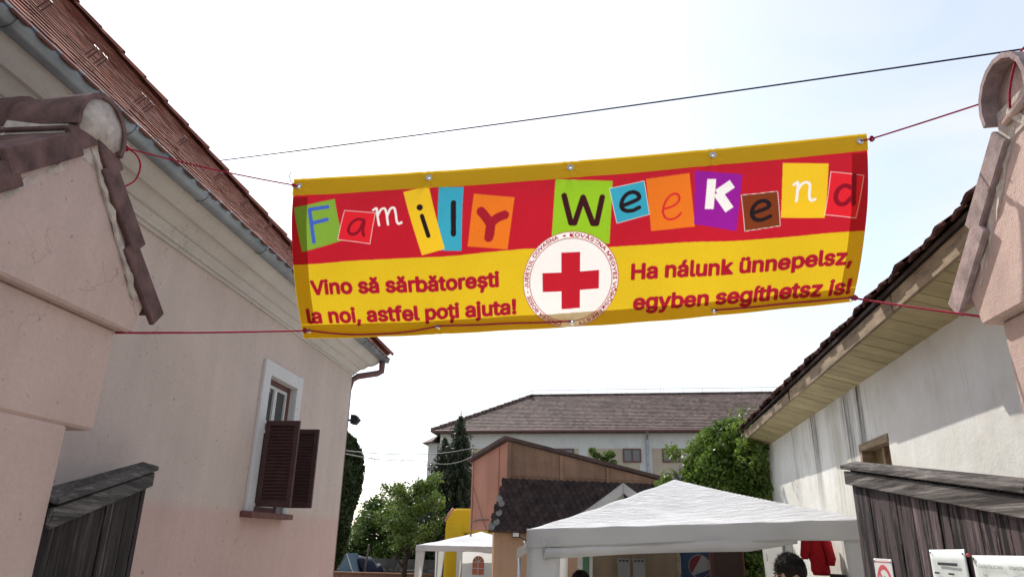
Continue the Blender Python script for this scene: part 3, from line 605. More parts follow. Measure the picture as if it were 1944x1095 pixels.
m = MB(); m.tube([(1.823, 4.905, 1.555), (1.823, 4.87, 1.566), (1.823, 4.845, 1.545), (1.823, 4.84, 1.50), (1.823, 4.84, 1.46)], [.014, .017, .018, .018, .018], 6); m.build('black_symbol', M['ink'], sg)
MB().add([(1.8222, 5.012, 1.661), (1.8222, 4.753, 1.661), (1.8222, 4.753, 1.666), (1.8222, 5.012, 1.666)], [(0, 1, 2, 3)]).build('red_border', M['sign_red'], sg)
for y in (5.005, 4.76): MB().ball((1.822, y, 1.668), (.004, .008, .008)).build('screw', M['steel'], sg)

# ------------------------------------------------------------------ the banner
BW, BH = 3.10, .95
def bsurf(u, v):
    X = (1 - v) * (-1.60 + 3.10 * u) + v * (-1.63 + 3.12 * u)
    Y = 3.40 + .47 * np.maximum(v, 0) ** 1.7
    zt = 3.632 + .163 * u; zb = 2.84 + .186 * u; g = 1.18 * v - .18 * v * v
    Z = zt + (zb - zt) * g - .025 * 4 * u * (1 - u) * (1 + .5 * v)
    edge = np.clip(np.minimum(u, 1 - u) * 12, 0, 1)
    rip = .009 * np.sin(u * 23 + 3 * v) * np.sin(v * 3.1) + .006 * np.sin(u * 13.0 + 1 + 5 * v) * v + .004 * np.sin(u * 51 + 9 * v + 1.3) * v + .003 * np.sin(v * 17 + u * 4)
    for gx_, gy_ in GROMMETS:
        du, dv = u * BW - gx_, v * BH - gy_; d_ = np.hypot(du, dv); rip = rip + .0035 * np.exp(-d_ / .18) * np.sin(7 * np.arctan2(dv, du) + gx_ * 5) * np.clip(d_ / .05, 0, 1)
    return X, Y + rip * (.4 + .6 * edge), Z
PAL = {'red': (192, 30, 46), 'yellow': (222, 186, 34), 'green2': (130, 170, 60), 'green': (150, 195, 40), 'blue': (60, 165, 190), 'yel': (240, 195, 40), 'orange': (235, 120, 35), 'purple': (150, 30, 150), 'brown': (125, 58, 30), 'redtile': (225, 38, 50),
       'lblue': (70, 100, 190), 'dred': (140, 20, 40), 'dred2': (165, 30, 45), 'white': (245, 240, 235), 'dark': (38, 28, 32), 'dark2': (62, 24, 30), 'rred': (215, 45, 50), 'text': (168, 24, 46)}
def banner_art(ss=2, cell=.003):
    nx, ny = int(BW / cell) + 1, int(BH / cell) + 1
    W2, H2 = nx * ss, ny * ss
    img = np.empty((H2, W2, 3)); sx = W2 / BW; sy = H2 / BH
    gx = (np.arange(W2) + .5) / sx; gy = (np.arange(H2) + .5) / sy
    img[:] = lin(*PAL['yellow'])
    rb = np.interp(gx, [0, 1.3, 1.8, 3.1], [.498, .478, .500, .541]); m = (gy[:, None] < rb[None, :]) & (gy[:, None] > .0965)
    img[m] = lin(*PAL['red'])
    def region(x0, x1, y0, y1):
        i0, i1 = max(int(x0 * sx) - 1, 0), min(int(x1 * sx) + 2, W2); j0, j1 = max(int(y0 * sy) - 1, 0), min(int(y1 * sy) + 2, H2)
        return i0, i1, j0, j1
    def paint_poly(col, pts, grow=0.):
        P = np.array(pts); i0, i1, j0, j1 = region(P[:, 0].min() - grow, P[:, 0].max() + grow, P[:, 1].min() - grow, P[:, 1].max() + grow)
        X, Y = np.meshgrid(gx[i0:i1], gy[j0:j1]); ins = np.ones_like(X, bool); n = len(P)
        area = sum(P[i][0] * P[(i + 1) % n][1] - P[(i + 1) % n][0] * P[i][1] for i in range(n))
        for i in range(n):
            a, b = P[i], P[(i + 1) % n]; L = np.hypot(*(b - a)); cr = ((b[0] - a[0]) * (Y - a[1]) - (b[1] - a[1]) * (X - a[0])) / L * (1 if area > 0 else -1); ins &= cr > -grow
        img[j0:j1, i0:i1][ins] = lin(*PAL[col])
    for col, pts, ol in POLYS:
        if ol: paint_poly('white', pts, .0022)
        paint_poly(col, pts)
    for col, r, pts, cap in STROKES:
        P = np.array(pts)
        if len(P) > 3:                        # round the polyline off
            t = np.arange(len(P)); tt = np.linspace(0, len(P) - 1, len(P) * 6)
            def cr_(c):
                c = np.concatenate([[2 * c[0] - c[1]], c, [2 * c[-1] - c[-2]]]); i = np.clip(tt.astype(int), 0, len(P) - 2); f = tt - i
                p0, p1, p2, p3 = c[i], c[i + 1], c[i + 2], c[i + 3]
                return .5 * (2 * p1 + (p2 - p0) * f + (2 * p0 - 5 * p1 + 4 * p2 - p3) * f ** 2 + (3 * p1 - p0 - 3 * p2 + p3) * f ** 3)
            if col not in ('dark2', 'lblue'): P = np.stack([cr_(P[:, 0]), cr_(P[:, 1])], 1)
        i0, i1, j0, j1 = region(P[:, 0].min() - r, P[:, 0].max() + r, P[:, 1].min() - r, P[:, 1].max() + r)
        X, Y = np.meshgrid(gx[i0:i1], gy[j0:j1]); D = np.full(X.shape, 9.)
        for k, (a, b) in enumerate(zip(P[:-1], P[1:])):
            d = b - a; L2 = max(d @ d, 1e-12); t = ((X - a[0]) * d[0] + (Y - a[1]) * d[1]) / L2; tc = np.clip(t, 0, 1)
            dist = np.hypot(X - a[0] - tc * d[0], Y - a[1] - tc * d[1])
            if not cap:
                if k == 0: dist = np.where(t < 0, 9., dist)
                if k == len(P) - 2: dist = np.where(t > 1, 9., dist)
            D = np.minimum(D, dist)
        img[j0:j1, i0:i1][D < r] = lin(*PAL[col])
    def tris(V, T, col, fat=0.):
        c = np.array(lin(*PAL[col])); V = V * [sx, sy]; mask = np.zeros((H2, W2), bool)
        for t in T:
            p = V[t]; i0, j0 = np.maximum(np.floor(p.min(0)).astype(int), 0); i1, j1 = np.ceil(p.max(0)).astype(int) + 1; i1 = min(i1, W2); j1 = min(j1, H2)
            if i0 >= i1 or j0 >= j1: continue
            X, Y = np.meshgrid(np.arange(i0, i1) + .5, np.arange(j0, j1) + .5)
            e = [(p[(k + 1) % 3][0] - p[k][0]) * (Y - p[k][1]) - (p[(k + 1) % 3][1] - p[k][1]) * (X - p[k][0]) for k in range(3)]
            ins = ((e[0] >= 0) & (e[1] >= 0) & (e[2] >= 0)) | ((e[0] <= 0) & (e[1] <= 0) & (e[2] <= 0))
            mask[j0:j1, i0:i1] |= ins
        rx_, ry_ = fat * sx, fat * sy; n_ = int(max(rx_, ry_)) + 1; out = mask.copy()
        jj, ii = np.nonzero(mask)
        for dj in range(-n_, n_ + 1):
            for di in range(-n_, n_ + 1):
                if fat and (di / rx_) ** 2 + (dj / ry_) ** 2 <= 1: out[np.clip(jj + dj, 0, H2 - 1), np.clip(ii + di, 0, W2 - 1)] = True
        img[out] = c
    cap_h = text_mesh('H', 1, 0, 4)[0][:, 1].max()
    # emblem
    ex, ey, rx, ry = 1.553, .674, .261, .280
    X, Y = np.meshgrid(gx, gy); rr = np.hypot((X - ex) / rx, (Y - ey) / ry)
    img[rr < 1.0] = lin(*PAL['white']); img[(rr < 1.0) & (rr > .986)] = lin(*PAL['text']); img[(rr < .868) & (rr > .852)] = lin(*PAL['text'])
    lx, ly = (X - ex), (Y - ey); q = .0
    cr1 = (np.abs(lx) < .0515) & (np.abs(ly) < .163); cr2 = (np.abs(lx) < .155) & (np.abs(ly) < .054)
    img[cr1 | cr2] = lin(*PAL['red'])
    for body, a0, a1 in (('CRUCEA ROSIE - JUDETUL COVASNA', 193, 343.5), ('•', 350, 353.5), ('KOVÁSZNA MEGYEI VÖRÖSKERESZT', 359, 530)):
        v, t = text_mesh(body, 1, 0, 4); x = (v[:, 0] - v[:, 0].min()) / (v[:, 0].max() - v[:, 0].min()); th = np.radians(a0 + (a1 - a0) * x); r_ = .892 + v[:, 1] / cap_h * .072
        tris(np.stack([ex + np.sin(th) * r_ * rx, ey - np.cos(th) * r_ * ry], 1), t, 'text', .0019)
    for body, (p0, p1, ph) in TEXTS.items():
        v, t = text_mesh(body, 1, 0, 4); p0, p1, ph = map(np.array, (p0, p1, ph))
        x = (v[:, 0] - v[:, 0].min()) / (v[:, 0].max() - v[:, 0].min()); hh = np.hypot(*(ph - p0)); y = v[:, 1] / cap_h * (hh - .009) + .0045
        b = p0[None] + (p1 - p0)[None] * x[:, None]; b[:, 1] -= y; tris(b, t, 'text', .0066)
    return img.reshape(ny, ss, nx, ss, 3).mean((1, 3)), nx, ny
art, nx, ny = banner_art()
bn = root('banner', 'red and yellow Family Weekend banner strung across the gate opening', 'banner', (0, 3.5, 2.8), world=True)
U, V = np.meshgrid((np.arange(nx)) / (nx - 1), (np.arange(ny)) / (ny - 1)); X, Y, Z = bsurf(U, V)
GH = [[float(q) for q in bsurf(np.float64(a / BW), np.float64(b / BH))] for a, b in GROMMETS]
def np_mesh(name, P, nx, ny, mat, parent, colors=None, holes=None):
    c = P.reshape(-1, 3).mean(0); me = bpy.data.meshes.new(name); nv_ = nx * ny; nf = (nx - 1) * (ny - 1)
    me.vertices.add(nv_); me.vertices.foreach_set('co', (P.reshape(-1, 3) - c).astype(np.float32).ravel())
    j, i = np.meshgrid(np.arange(ny - 1), np.arange(nx - 1), indexing='ij'); b = (j * nx + i).ravel()
    if holes is not None:                                                       # punch the eyelet holes
        PC = P.reshape(-1, 3)[b] ; kp = np.ones(len(b), bool)
        for h_ in holes: kp &= np.hypot(PC[:, 0] - h_[0], PC[:, 2] - h_[2]) > .0085
        b = b[kp]
    nf = len(b); q = np.stack([b, b + nx, b + nx + 1, b + 1], 1).ravel().astype(np.int32)
    me.loops.add(nf * 4); me.loops.foreach_set('vertex_index', q); me.polygons.add(nf); me.polygons.foreach_set('loop_start', (np.arange(nf) * 4).astype(np.int32))
    me.update(calc_edges=True); me.polygons.foreach_set('use_smooth', np.ones(nf, bool))
    if colors is not None:
        a = me.color_attributes.new('print', 'FLOAT_COLOR', 'POINT'); a.data.foreach_set('color', np.concatenate([colors.reshape(-1, 3), np.ones((nv_, 1))], 1).astype(np.float32).ravel())
    me.materials.append(mat); o = bpy.data.objects.new(name, me); COL.objects.link(o); place(o, c, parent); return o
k = NT('banner_print'); at = k.n('ShaderNodeAttribute'); at.attribute_name = 'print'
weave = k.noise(260, 2, .5, k.mapping((1, .2, .2))); cc = k.mix(at.outputs['Color'], k.ramp(weave, [(.3, .93), (.7, 1.)]), 1., 'MULTIPLY')
cc = k.mix(cc, k.ramp(k.noise(1.7, 4, .6), [(.3, .9), (.7, 1.)]), 1., 'MULTIPLY')
M['banner'] = k.principled(cc, .55, k.bump(k.math('ADD', k.noise(3.2, 5, .6, k.mapping((3.2, 1, .5))), k.math('MULTIPLY', k.noise(18, 4, .6), .25)), .35, .03), spec=.2, trans=.38)
np_mesh('cloth', np.stack([X, Y, Z], -1), nx, ny, M['banner'], bn, art, GH)
M['hem'] = fabric('yellow_banner_hem', lin(228, 190, 40), .35, .15, 8)
def hem(u0, u1, v0, v1, n1_, n2_, dy):
    Uh, Vh = np.meshgrid(np.linspace(u0, u1, n1_), np.linspace(v0, v1, n2_)); a, b, c = bsurf(Uh, Vh); np_mesh('hem', np.stack([a, b + dy, c], -1), n1_, n2_, M['hem'], bn, None, GH)
hem(-.001, 1.001, -.004, .1015, 1034, 34, -.005); hem(0, 1, .905, 1.0, 1034, 30, .006); hem(0, .027, .105, .90, 6, 60, .006); hem(.973, 1, .105, .90, 6, 60, .006)
gm = MB(); vs = []
for i in range(16):
    a = 2 * math.pi * i / 16
    for r_, y in ((.0065, -.001), (.010, -.005), (.0165, -.001)): vs.append((math.cos(a) * r_, y, math.sin(a) * r_))
gm.add(vs, [(i * 3 + q, (i + 1) % 16 * 3 + q, (i + 1) % 16 * 3 + q + 1, i * 3 + q + 1) for i in range(16) for q in range(2)]); gr_me = mesh_of(gm, 'grommet', M['steel'], True)
dm = MB(); dm.add([(math.cos(2 * math.pi * i / 12) * .0068, -.0015, math.sin(2 * math.pi * i / 12) * .0068) for i in range(12)], [tuple(range(12))])
GP = []
for gx_, gy_ in GROMMETS:
    a = [float(q) for q in bsurf(np.float64(gx_ / BW), np.float64(gy_ / BH))]; GP.append(Vector(a)); inst(gr_me, 'grommet', bn, Matrix.Translation((a[0], a[1] - .009, a[2])) @ Matrix.Rotation(R(-25 if gy_ > .5 else -8), 4, 'X') @ Matrix.Scale(1.15, 4))

# ------------------------------------------------------------------ ropes and cables
def smooth_line(p, m_=5):
    p = [Vector(q) for q in p]
    if len(p) < 3 or len(p) > 20: return p
    c = [p[0] * 2 - p[1]] + p + [p[-1] * 2 - p[-2]]; out = []
    for i in range(1, len(c) - 2):
        for j in range(m_):
            f = j / m_; a, b, d, e = c[i - 1], c[i], c[i + 1], c[i + 2]
            out.append(.5 * (2 * b + (d - a) * f + (2 * a - 5 * b + 4 * d - e) * f * f + (3 * b - a - 3 * d + e) * f ** 3))
    return out + [p[-1]]
def rope(label, pts, r, mat=None, extra=(), name='rope', cat='rope', group='red ropes holding the banner'):
    g = root(name, label, cat, tuple(pts[0]), world=True, group=group)
    MB().tube(pts, r, 8).build('strand', mat or M['rope'], g, smooth=True)
    for nm, p, rr in extra: MB().tube(smooth_line(p), rr, 8).build(nm, mat or M['rope'], g, smooth=True)
    return g
def knot(c, r): return [Vector(c) + Vector((math.cos(t) * r, math.sin(t * 1.3) * r * .6, math.sin(t) * r)) for t in np.linspace(0, 13, 40)]
KL = Vector((-2.27, 2.90, 3.565))
rope('thin rope from the left gate post to the top corner of the banner', [Vector((-2.33, 2.55, 3.56)), KL] + sag(KL, GP[0] + Vector((0, -.01, 0)), .012)[1:], .0042, None,
     [('knot', knot(KL, .012), .004), ('tail', [KL, KL + Vector((.02, .05, -.005)), KL + Vector((.03, .09, -.05)), KL + Vector((.02, .09, -.13)), KL + Vector((-.0, .05, -.19)), KL + Vector((-.012, .02, -.22)), KL + Vector((-.005, .04, -.26)), KL + Vector((-.01, .03, -.31)), KL + Vector((-.005, .035, -.35))], .0045),
      ('tail', [GP[0] + Vector((0, -.01, 0)), GP[0] + Vector((-.04, -.02, .02)), GP[0] + Vector((-.055, -.02, .06)), GP[0] + Vector((-.05, -.02, .085))], .0025), ('knot', knot(GP[0] + Vector((-.03, -.01, .005)), .007), .003)])
KR = GP[4] + Vector((.06, -.01, .012))
rope('thin rope from the banner top corner up to the right gate post ridge', [GP[4] + Vector((0, -.012, 0))] + sag(KR, (2.35, 2.64, 3.71), .006), .0045, None, [('knot', knot(KR, .011), .004), ('loop', [(1.79, 2.72, 3.47), (1.775, 2.66, 3.55), (1.78, 2.58, 3.64), (1.85, 2.58, 3.70), (2.0, 2.62, 3.705)], .005)])
rope('taut red rope from the left gate post to the lower banner corner', sag((-2.34, 3.205, 2.69), GP[5] + Vector((0, -.012, 0)), .004), .0055, None, [('knot', knot(GP[5] + Vector((-.02, -.01, 0)), .010), .0045)])
rope('taut red rope from the lower banner corner to the right gate post', sag(GP[9] + Vector((0, -.012, 0)), (1.86, 3.205, 2.715), .004), .0055, None, [('knot', knot(GP[9] + Vector((.02, -.01, 0)), .011), .0045)])
low = []
def along(a, b, n=16, dv=0., dy=-.014):
    r_ = []
    for t in np.linspace(0, 1, n):
        p = np.array(a) * (1 - t) + np.array(b) * t; q = bsurf(np.float64(p[0] / BW), np.float64((p[1] + dv * 4 * t * (1 - t)) / BH)); r_.append(Vector((float(q[0]), float(q[1]) + dy, float(q[2]))))
    return r_
rope('red rope laced along the left half of the banner bottom hem', along(GROMMETS[5], GROMMETS[6], dv=.035) + [GP[6] + Vector((0, -.015, 0))] + along(GROMMETS[6], GROMMETS[7])[1:], .005)
rope('red rope laced along the right end of the banner bottom hem', along(GROMMETS[8], GROMMETS[9]), .005)
rope('black overhead cable running from the house roof over the banner', sag((-4.80, 7.78, 6.37), (3.9, 4.83, 5.42), .03), .0075, M['cable'], name='cable', cat='cable', group=None)
mast = root('cable_mast', 'thin steel mast on the outbuilding roof carrying the black cable', 'mast', (3.9, 4.83, 4.7), world=True); MB().tube([(3.9, 4.83, 4.75), (3.9, 4.83, 5.6)], .022, 10).build('shaft', M['steel'], mast, smooth=True); MB().tube([(3.78, 4.83, 5.45), (4.02, 4.83, 5.45)], .012, 8).build('crossarm', M['steel'], mast)
rope('upper pale cable from the house corner to the brick red shed', sag((-3.28, 9.62, 2.86), (-2.5, 16.3, 3.72), .10), .0065, M['grey_cable'], name='cable', cat='cable', group='pale cables behind the house')
rope('lower looping cable hanging between the house corner and the shed', sag((-3.28, 9.62, 2.82), (-3.05, 13.2, 3.12), .05) + sag((-3.05, 13.2, 3.12), (-2.55, 16.2, 3.50), .12)[1:], .0065, M['grey_cable'], [('loop', sag((-3.2, 10.6, 2.88), (-3.1, 12.4, 3.08), .12), .005)], name='cable', cat='cable', group='pale cables behind the house')

# ------------------------------------------------------------------ white outbuilding on the right
OB = root('outbuilding', 'old whitewashed outbuilding with yellowish board soffit and stained wall', 'building', (2.5, 4.57, 0), R(-3.0))
m = MB(); wy0, wy1, wz0, wz1 = 1.86, 2.62, 1.75, 2.66
m.box((0, -1.33, -.3), (.4, wy0, 3.25)); m.box((0, wy1, -.3), (.4, 7.1, 3.25)); m.box((0, wy0, -.3), (.4, wy1, wz0)); m.box((0, wy0, wz1), (.4, wy1, 3.25)); m.box((.4, 6.7, -.3), (6, 7.1, 3.25)); m.box((.4, -1.33, -.3), (6, -.93, 3.25))
m.build('wall', M['whitewash'], OB)
oz, ox, si = 3.31, -.325, 3.205                                   # soffit: outer height, outer x, inner height
rn = random.Random(8); y = -1.33; sof_n = 0
while y < 7.15:
    wd = rn.choice((.16, .18, .20, .24, .15)); wd = min(wd, 7.2 - y); dz = rn.uniform(-.002, .002)
    m = MB(); m.prism([(ox + .004, y + .005, oz + dz), (.03, y + .005, si + dz), (.03, y + wd - .005, si + dz), (ox + .004, y + wd - .005, oz + dz)], (0, 0, .015)); m.build('soffit_board', M['soffit'], OB); y += wd
y = -1.33
for L, zt, dx in ((1.7, .125, .0), (1.9, .115, -.004), (1.45, .12, .004), (1.6, .095, -.008), (1.9, .11, .0)):
    m = MB(); m.prism([(ox + dx - .028, y, oz - .012), (ox + dx - .028, y + L - .012, oz - .012 + rn.uniform(-.006, .006)), (ox + dx - .028, y + L - .012, oz + zt), (ox + dx - .028, y, oz + zt)], (.028, 0, 0)); m.build('fascia_board', M['fascia'], OB, bevel=.004)
    y += L
m = MB(); m.box((ox - .028, 7.2, oz - .02), (.02, 7.225, oz + .16)); m.build('barge_board', M['fascia'], OB)
m = MB(); m.prism([(ox - .05, -1.35, oz + .128), (ox - .05, 7.24, oz + .128), (3.2, 7.24, oz + .128 + 2.6), (3.2, -1.35, oz + .128 + 2.6)], (0, 0, .03)); m.prism([(3.204, -1.35, oz + .128 + 2.6), (3.204, 7.24, oz + .128 + 2.6), (6.75, 7.24, oz + .128), (6.75, -1.35, oz + .128)], (0, 0, .03)); obr = m.build('roof', M['roof_base'], OB)
for yg in (-1.33, 6.8): MB().prism([(.0, yg, 3.255), (6.4, yg, 3.255), (6.4, yg, 3.42), (3.2, yg, 5.98), (.0, yg, 3.42)], (0, .28, 0)).build('gable', M['whitewash'], OB)
ot = MB(); tw2 = .205
def otp(u, v):
    x = (u - .5) * tw2; return (x, v * .34, .016 + .020 * (1 - math.cos(2 * math.pi * u)) / 2 * (1 if True else 0) + (.006 if u > .9 else 0))
ot.grid(otp, 6, 1); ot.grid(lambda u, v: (otp(u, v)[0], otp(u, v)[1], otp(u, v)[2] - .018), 6, 1); ot.add([otp(i / 6, 0) for i in range(7)] + [(otp(i / 6, 0)[0], 0, otp(i / 6, 0)[2] - .018) for i in range(7)], [(i, i + 1, 8 + i, 7 + i) for i in range(6)])
M['old_tile'] = basic('old_dark_tile', (.115, .06, .052), 1., .4, 7, .4, 100, rand=.4, spec=.05)
ot_me = mesh_of(ot, 'roof_tile', M['old_tile']); sl2 = Vector((1, 0, .80)).normalized(); n2_ = Vector((-.8, 0, 1)).normalized()
for k in range(6):
    for i in range(43):
        yy = -1.28 + i * .2; slip = (-.045 * ((yy * 1.9) % 1.0) if k == 0 else 0); p = Vector((ox - .060 + slip, yy + rn.uniform(-.006, .006), oz + .150)) + sl2 * (k * .27 + rn.uniform(-.015, .015) + (.0 if k else rn.uniform(-.02, .02))) + n2_ * rn.uniform(0, .012)
        t = .07 + rn.uniform(-.01, .02); u_ = sl2 * math.cos(t) - n2_ * math.sin(t); nn_ = n2_ * math.cos(t) + sl2 * math.sin(t)
        inst(ot_me, 'roof_tile', obr, frame_M(p, u_.cross(nn_), u_, nn_))
m = MB(); e = .055
m.box((.06, wy0, wz0), (.16, wy0 + e, wz1)); m.box((.06, wy1 - e, wz0), (.16, wy1, wz1)); m.box((-.012, wy0 - .01, wz1 - e), (.16, wy1 + .02, wz1 + .012)); m.box((.06, wy0 + e, wz0), (.16, wy1 - e, wz0 + e)); m.box((.07, (wy0 + wy1) / 2 - .03, wz0 + e), (.14, (wy0 + wy1) / 2 + .03, wz1 - e)); m.box((-.01, wy1 - .05, wz0), (.06, wy1 + .018, wz1 - e))
ow = m.build('window', M['fascia'], OB, bevel=.004)
for a, b in ((wy0 + e, (wy0 + wy1) / 2 - .03), ((wy0 + wy1) / 2 + .03, wy1 - e)): MB().box((.10, a, wz0 + e), (.106, b, wz1 - e)).build('pane', M['amber_glass'], ow)

# ------------------------------------------------------------------ far school-like building
FB = root('far_building', 'long two-storey building far behind with weathered brown tile roof', 'building', (-9.35, 46, 0), R(-3.6))
FL = 26.0
m = MB(); m.box((0, 0, -1), (FL, 10, 8.25)); m.build('wall', M['far_white'], FB)
for a, b in ((1.6, 4.8), (5.2, 9.0), (9.6, 12.75), (13.55, 17.6), (18.2, 22.0)):
    m = MB(); m.box((a, -.03, 2), (b, -.002, 7.22)); m.build('wall_panel', M['far_beige'], FB)
for x in (6.1, 7.6, 11.75, 14.15, 16.2, 19.2):
    f_ = MB(); w_ = 1.12; z0_, z1_ = 6.38, 7.22
    f_.box((x, -.09, z0_), (x + .1, -.032, z1_)); f_.box((x + w_ - .1, -.09, z0_), (x + w_, -.032, z1_)); f_.box((x + .1, -.09, z1_ - .09), (x + w_ - .1, -.032, z1_)); f_.box((x + .1, -.09, z0_), (x + w_ - .1, -.032, z0_ + .09)); f_.box((x + w_ / 2 - .06, -.085, z0_ + .09), (x + w_ / 2 + .06, -.032, z1_ - .09))
    wi = f_.build('window', M['brown_wood'], FB)
    for q in (0, 1): MB().box((x + .1 + q * (w_ / 2 - .04), -.06, z0_ + .09), (x + w_ / 2 - .06 + q * (w_ / 2 - .04), -.05, z1_ - .09)).build('pane', M['glass'], wi)
EA, RZ, RY = 8.28, 11.75, 6.0
def frow(z0_, y0_, x0a, x0b, z1_, y1_): pass
rm = MB(); NR = 26
for i in range(NR):
    a, b = i / NR, (i + 1) / NR
    x0 = -.45 + 5.75 * a; x1 = FL + .45; x0b = -.45 + 5.75 * b
    za, zb = EA + (RZ - EA) * a, EA + (RZ - EA) * b; ya, yb = -.55 + (RY + .55) * a, -.55 + (RY + .55) * b
    rm.add([(x0, ya, za + .045), (x1, ya, za + .045), (x1, yb, zb + .005), (x0b, yb, zb + .005), (x0, ya, za), (x1, ya, za)], [(0, 1, 2, 3), (4, 5, 1, 0)])
    rm.add([(x0, ya, za + .045), (x0b, yb, zb + .005), (x0b, 10.5 - (yb + .55) * .8, zb + .005), (x0, 10.5 - (ya + .55) * .8, za + .045)], [(0, 1, 2, 3)])
rm.box((-.45, -.55, EA - .12), (FL + .45, 10.5, EA + .0))
fr = rm.build('roof', M['far_roof'], FB)
MB().tube([(5.3, RY, RZ + .03), (FL, RY, RZ + .03)], .11, 8).build('ridge', M['far_roof'], fr)
for k_ in range(13): 
    a = Vector((-.45, -.55, EA + .08)).lerp(Vector((5.3, RY, RZ + .08)), k_ / 13); b = Vector((-.45, -.55, EA + .08)).lerp(Vector((5.3, RY, RZ + .08)), (k_ + .9) / 13); MB().tube([a, b], [.14, .10], 8).build('hip_tile', M['far_roof'], fr)
MB().tube([(-.5, -.62, EA - .02), (FL + .45, -.62, EA - .02)], .075, 8).build('gutter', M['brown_pipe'], FB)
MB().tube([(13.3, -.6, EA - .05), (13.25, -.15, EA - .55), (13.25, -.12, 0)], .07, 8).build('downpipe', M['zinc'], FB)
lw = MB(); lw.tube([(5.3, RY, RZ + .42), (FL, RY, RZ + .42)], .014, 4); lw.tube([(5.3, RY, RZ + .42), (-.45, -.55, EA + .5)], .014, 4)
for i in range(16): lw.tube([(5.3 + i * 1.35, RY, RZ), (5.3 + i * 1.35, RY, RZ + .43)], .012, 4)
lw.tube([(14.5, RY, RZ), (14.5, RY, RZ + 1.0)], .012, 4)
lw.build('lightning_wire', M['steel'], FB)
m = MB(); m.prism([(-1.3, .2, 7.60), (-.46, -.3, 7.66), (-.46, 1.5, 8.35), (-1.3, 1.5, 7.95)], (0, 5, 0)); m.build('wing_roof', M['far_roof'], FB); MB().box((-.95, .6, -1), (-.01, 6, 7.64)).build('wing_wall', M['far_white'], FB)

# ------------------------------------------------------------------ red-rendered shed with slate lean-to
SH = root('shed', 'brick-red rendered shed with sheet roof and dark scalloped slate lean-to', 'shed', (-1.6, 15, -.1), world=True)
Cn, Ln, Rn = Vector((-1.59, 15.0, 0)), Vector((-2.62, 16.8, 0)), Vector((1.78, 16.1, 0)); Bn = Ln + (Rn - Cn)
zC, zL, zR = 3.70, 3.44, 2.98; zB = zL + zR - zC
def wallq(a, b, za, zb, name, mat, z0=-.3, th=.12):
    d = (b - a).normalized(); nn_ = Vector((-d.y, d.x, 0)); m = MB()
    m.prism([a + Vector((0, 0, z0)), b + Vector((0, 0, z0)), b + Vector((0, 0, zb)), a + Vector((0, 0, za))], nn_ * th); return m.build(name, mat, SH)
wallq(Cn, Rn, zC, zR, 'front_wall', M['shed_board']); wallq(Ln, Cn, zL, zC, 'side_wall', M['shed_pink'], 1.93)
wallq(Bn, Ln, zB, zL, 'back_wall', M['shed_pink'], 1.93); wallq(Rn, Bn, zR, zB, 'back_wall', M['shed_pink'])
cen = (Cn + Ln + Rn + Bn) / 4
def grow(p, z, f=1.06): q = cen + (p - cen) * f; return Vector((q.x, q.y, z))
m = MB(); m.prism([grow(Ln, zL + .02), grow(Cn, zC + .03), grow(Rn, zR + .0), grow(Bn, zB)], (0, 0, .075)); m.build('roof', M['sheet_roof'], SH)
fd = (Rn - Cn).normalized(); fn = Vector((fd.y, -fd.x, 0)); fl = (Rn - Cn).length
def fbat(t0, t1, z0, z1, th=.03, name='batten'):
    a = Cn + fd * t0; m = MB(); m.prism([a + fd * 0 + fn * .001 + Vector((0, 0, z0)), a + fd * (t1 - t0) + fn * .001 + Vector((0, 0, z0)), a + fd * (t1 - t0) + fn * .001 + Vector((0, 0, z1)), a + fn * .001 + Vector((0, 0, z1))], fn * th); m.build(name, M['shed_board'], SH)
for t0 in (0.0, 1.12, 2.15): fbat(t0, t0 + .06, 2.6, zC - (zC - zR) * (t0 + .06) / fl - .02, .035)
fbat(0.06, fl, 3.00, 3.03, .02)
sdv = (Ln - Cn).normalized(); sn = Vector((sdv.y, -sdv.x, 0)); sn = sn if sn.dot(Vector((0, -1, 0))) > 0 else -sn
for t0, wd in ((.0, .05), (.45, .02), (1.95, .06)):
    a = Cn + sdv * t0 + sn * .001; m = MB(); zt = zC + (zL - zC) * (t0 + wd) / (Ln - Cn).length - .02; m.prism([a + Vector((0, 0, 1.8)), a + sdv * wd + Vector((0, 0, 1.8)), a + sdv * wd + Vector((0, 0, zt)), a + Vector((0, 0, zt))], sn * .02); m.build('batten', M['shed_pink'], SH)
m = MB(); m.tube([Cn + sdv * 1.9 + sn * .03 + Vector((0, 0, 2.13)), Cn + sdv * 1.4 + sn * .03 + Vector((0, 0, 2.15)), Cn + sdv * .9 + sn * .03 + Vector((0, 0, 2.14))], .010, 6); m.tube([Cn + sdv * 1.9 + sn * .03 + Vector((0, 0, 2.9)), Cn + sdv * 1.2 + sn * .03 + Vector((0, 0, 2.1)), Cn + sdv * .95 + sn * .03 + Vector((0, 0, 1.9))], .005, 6); m.build('conduit', M['cable'], SH)
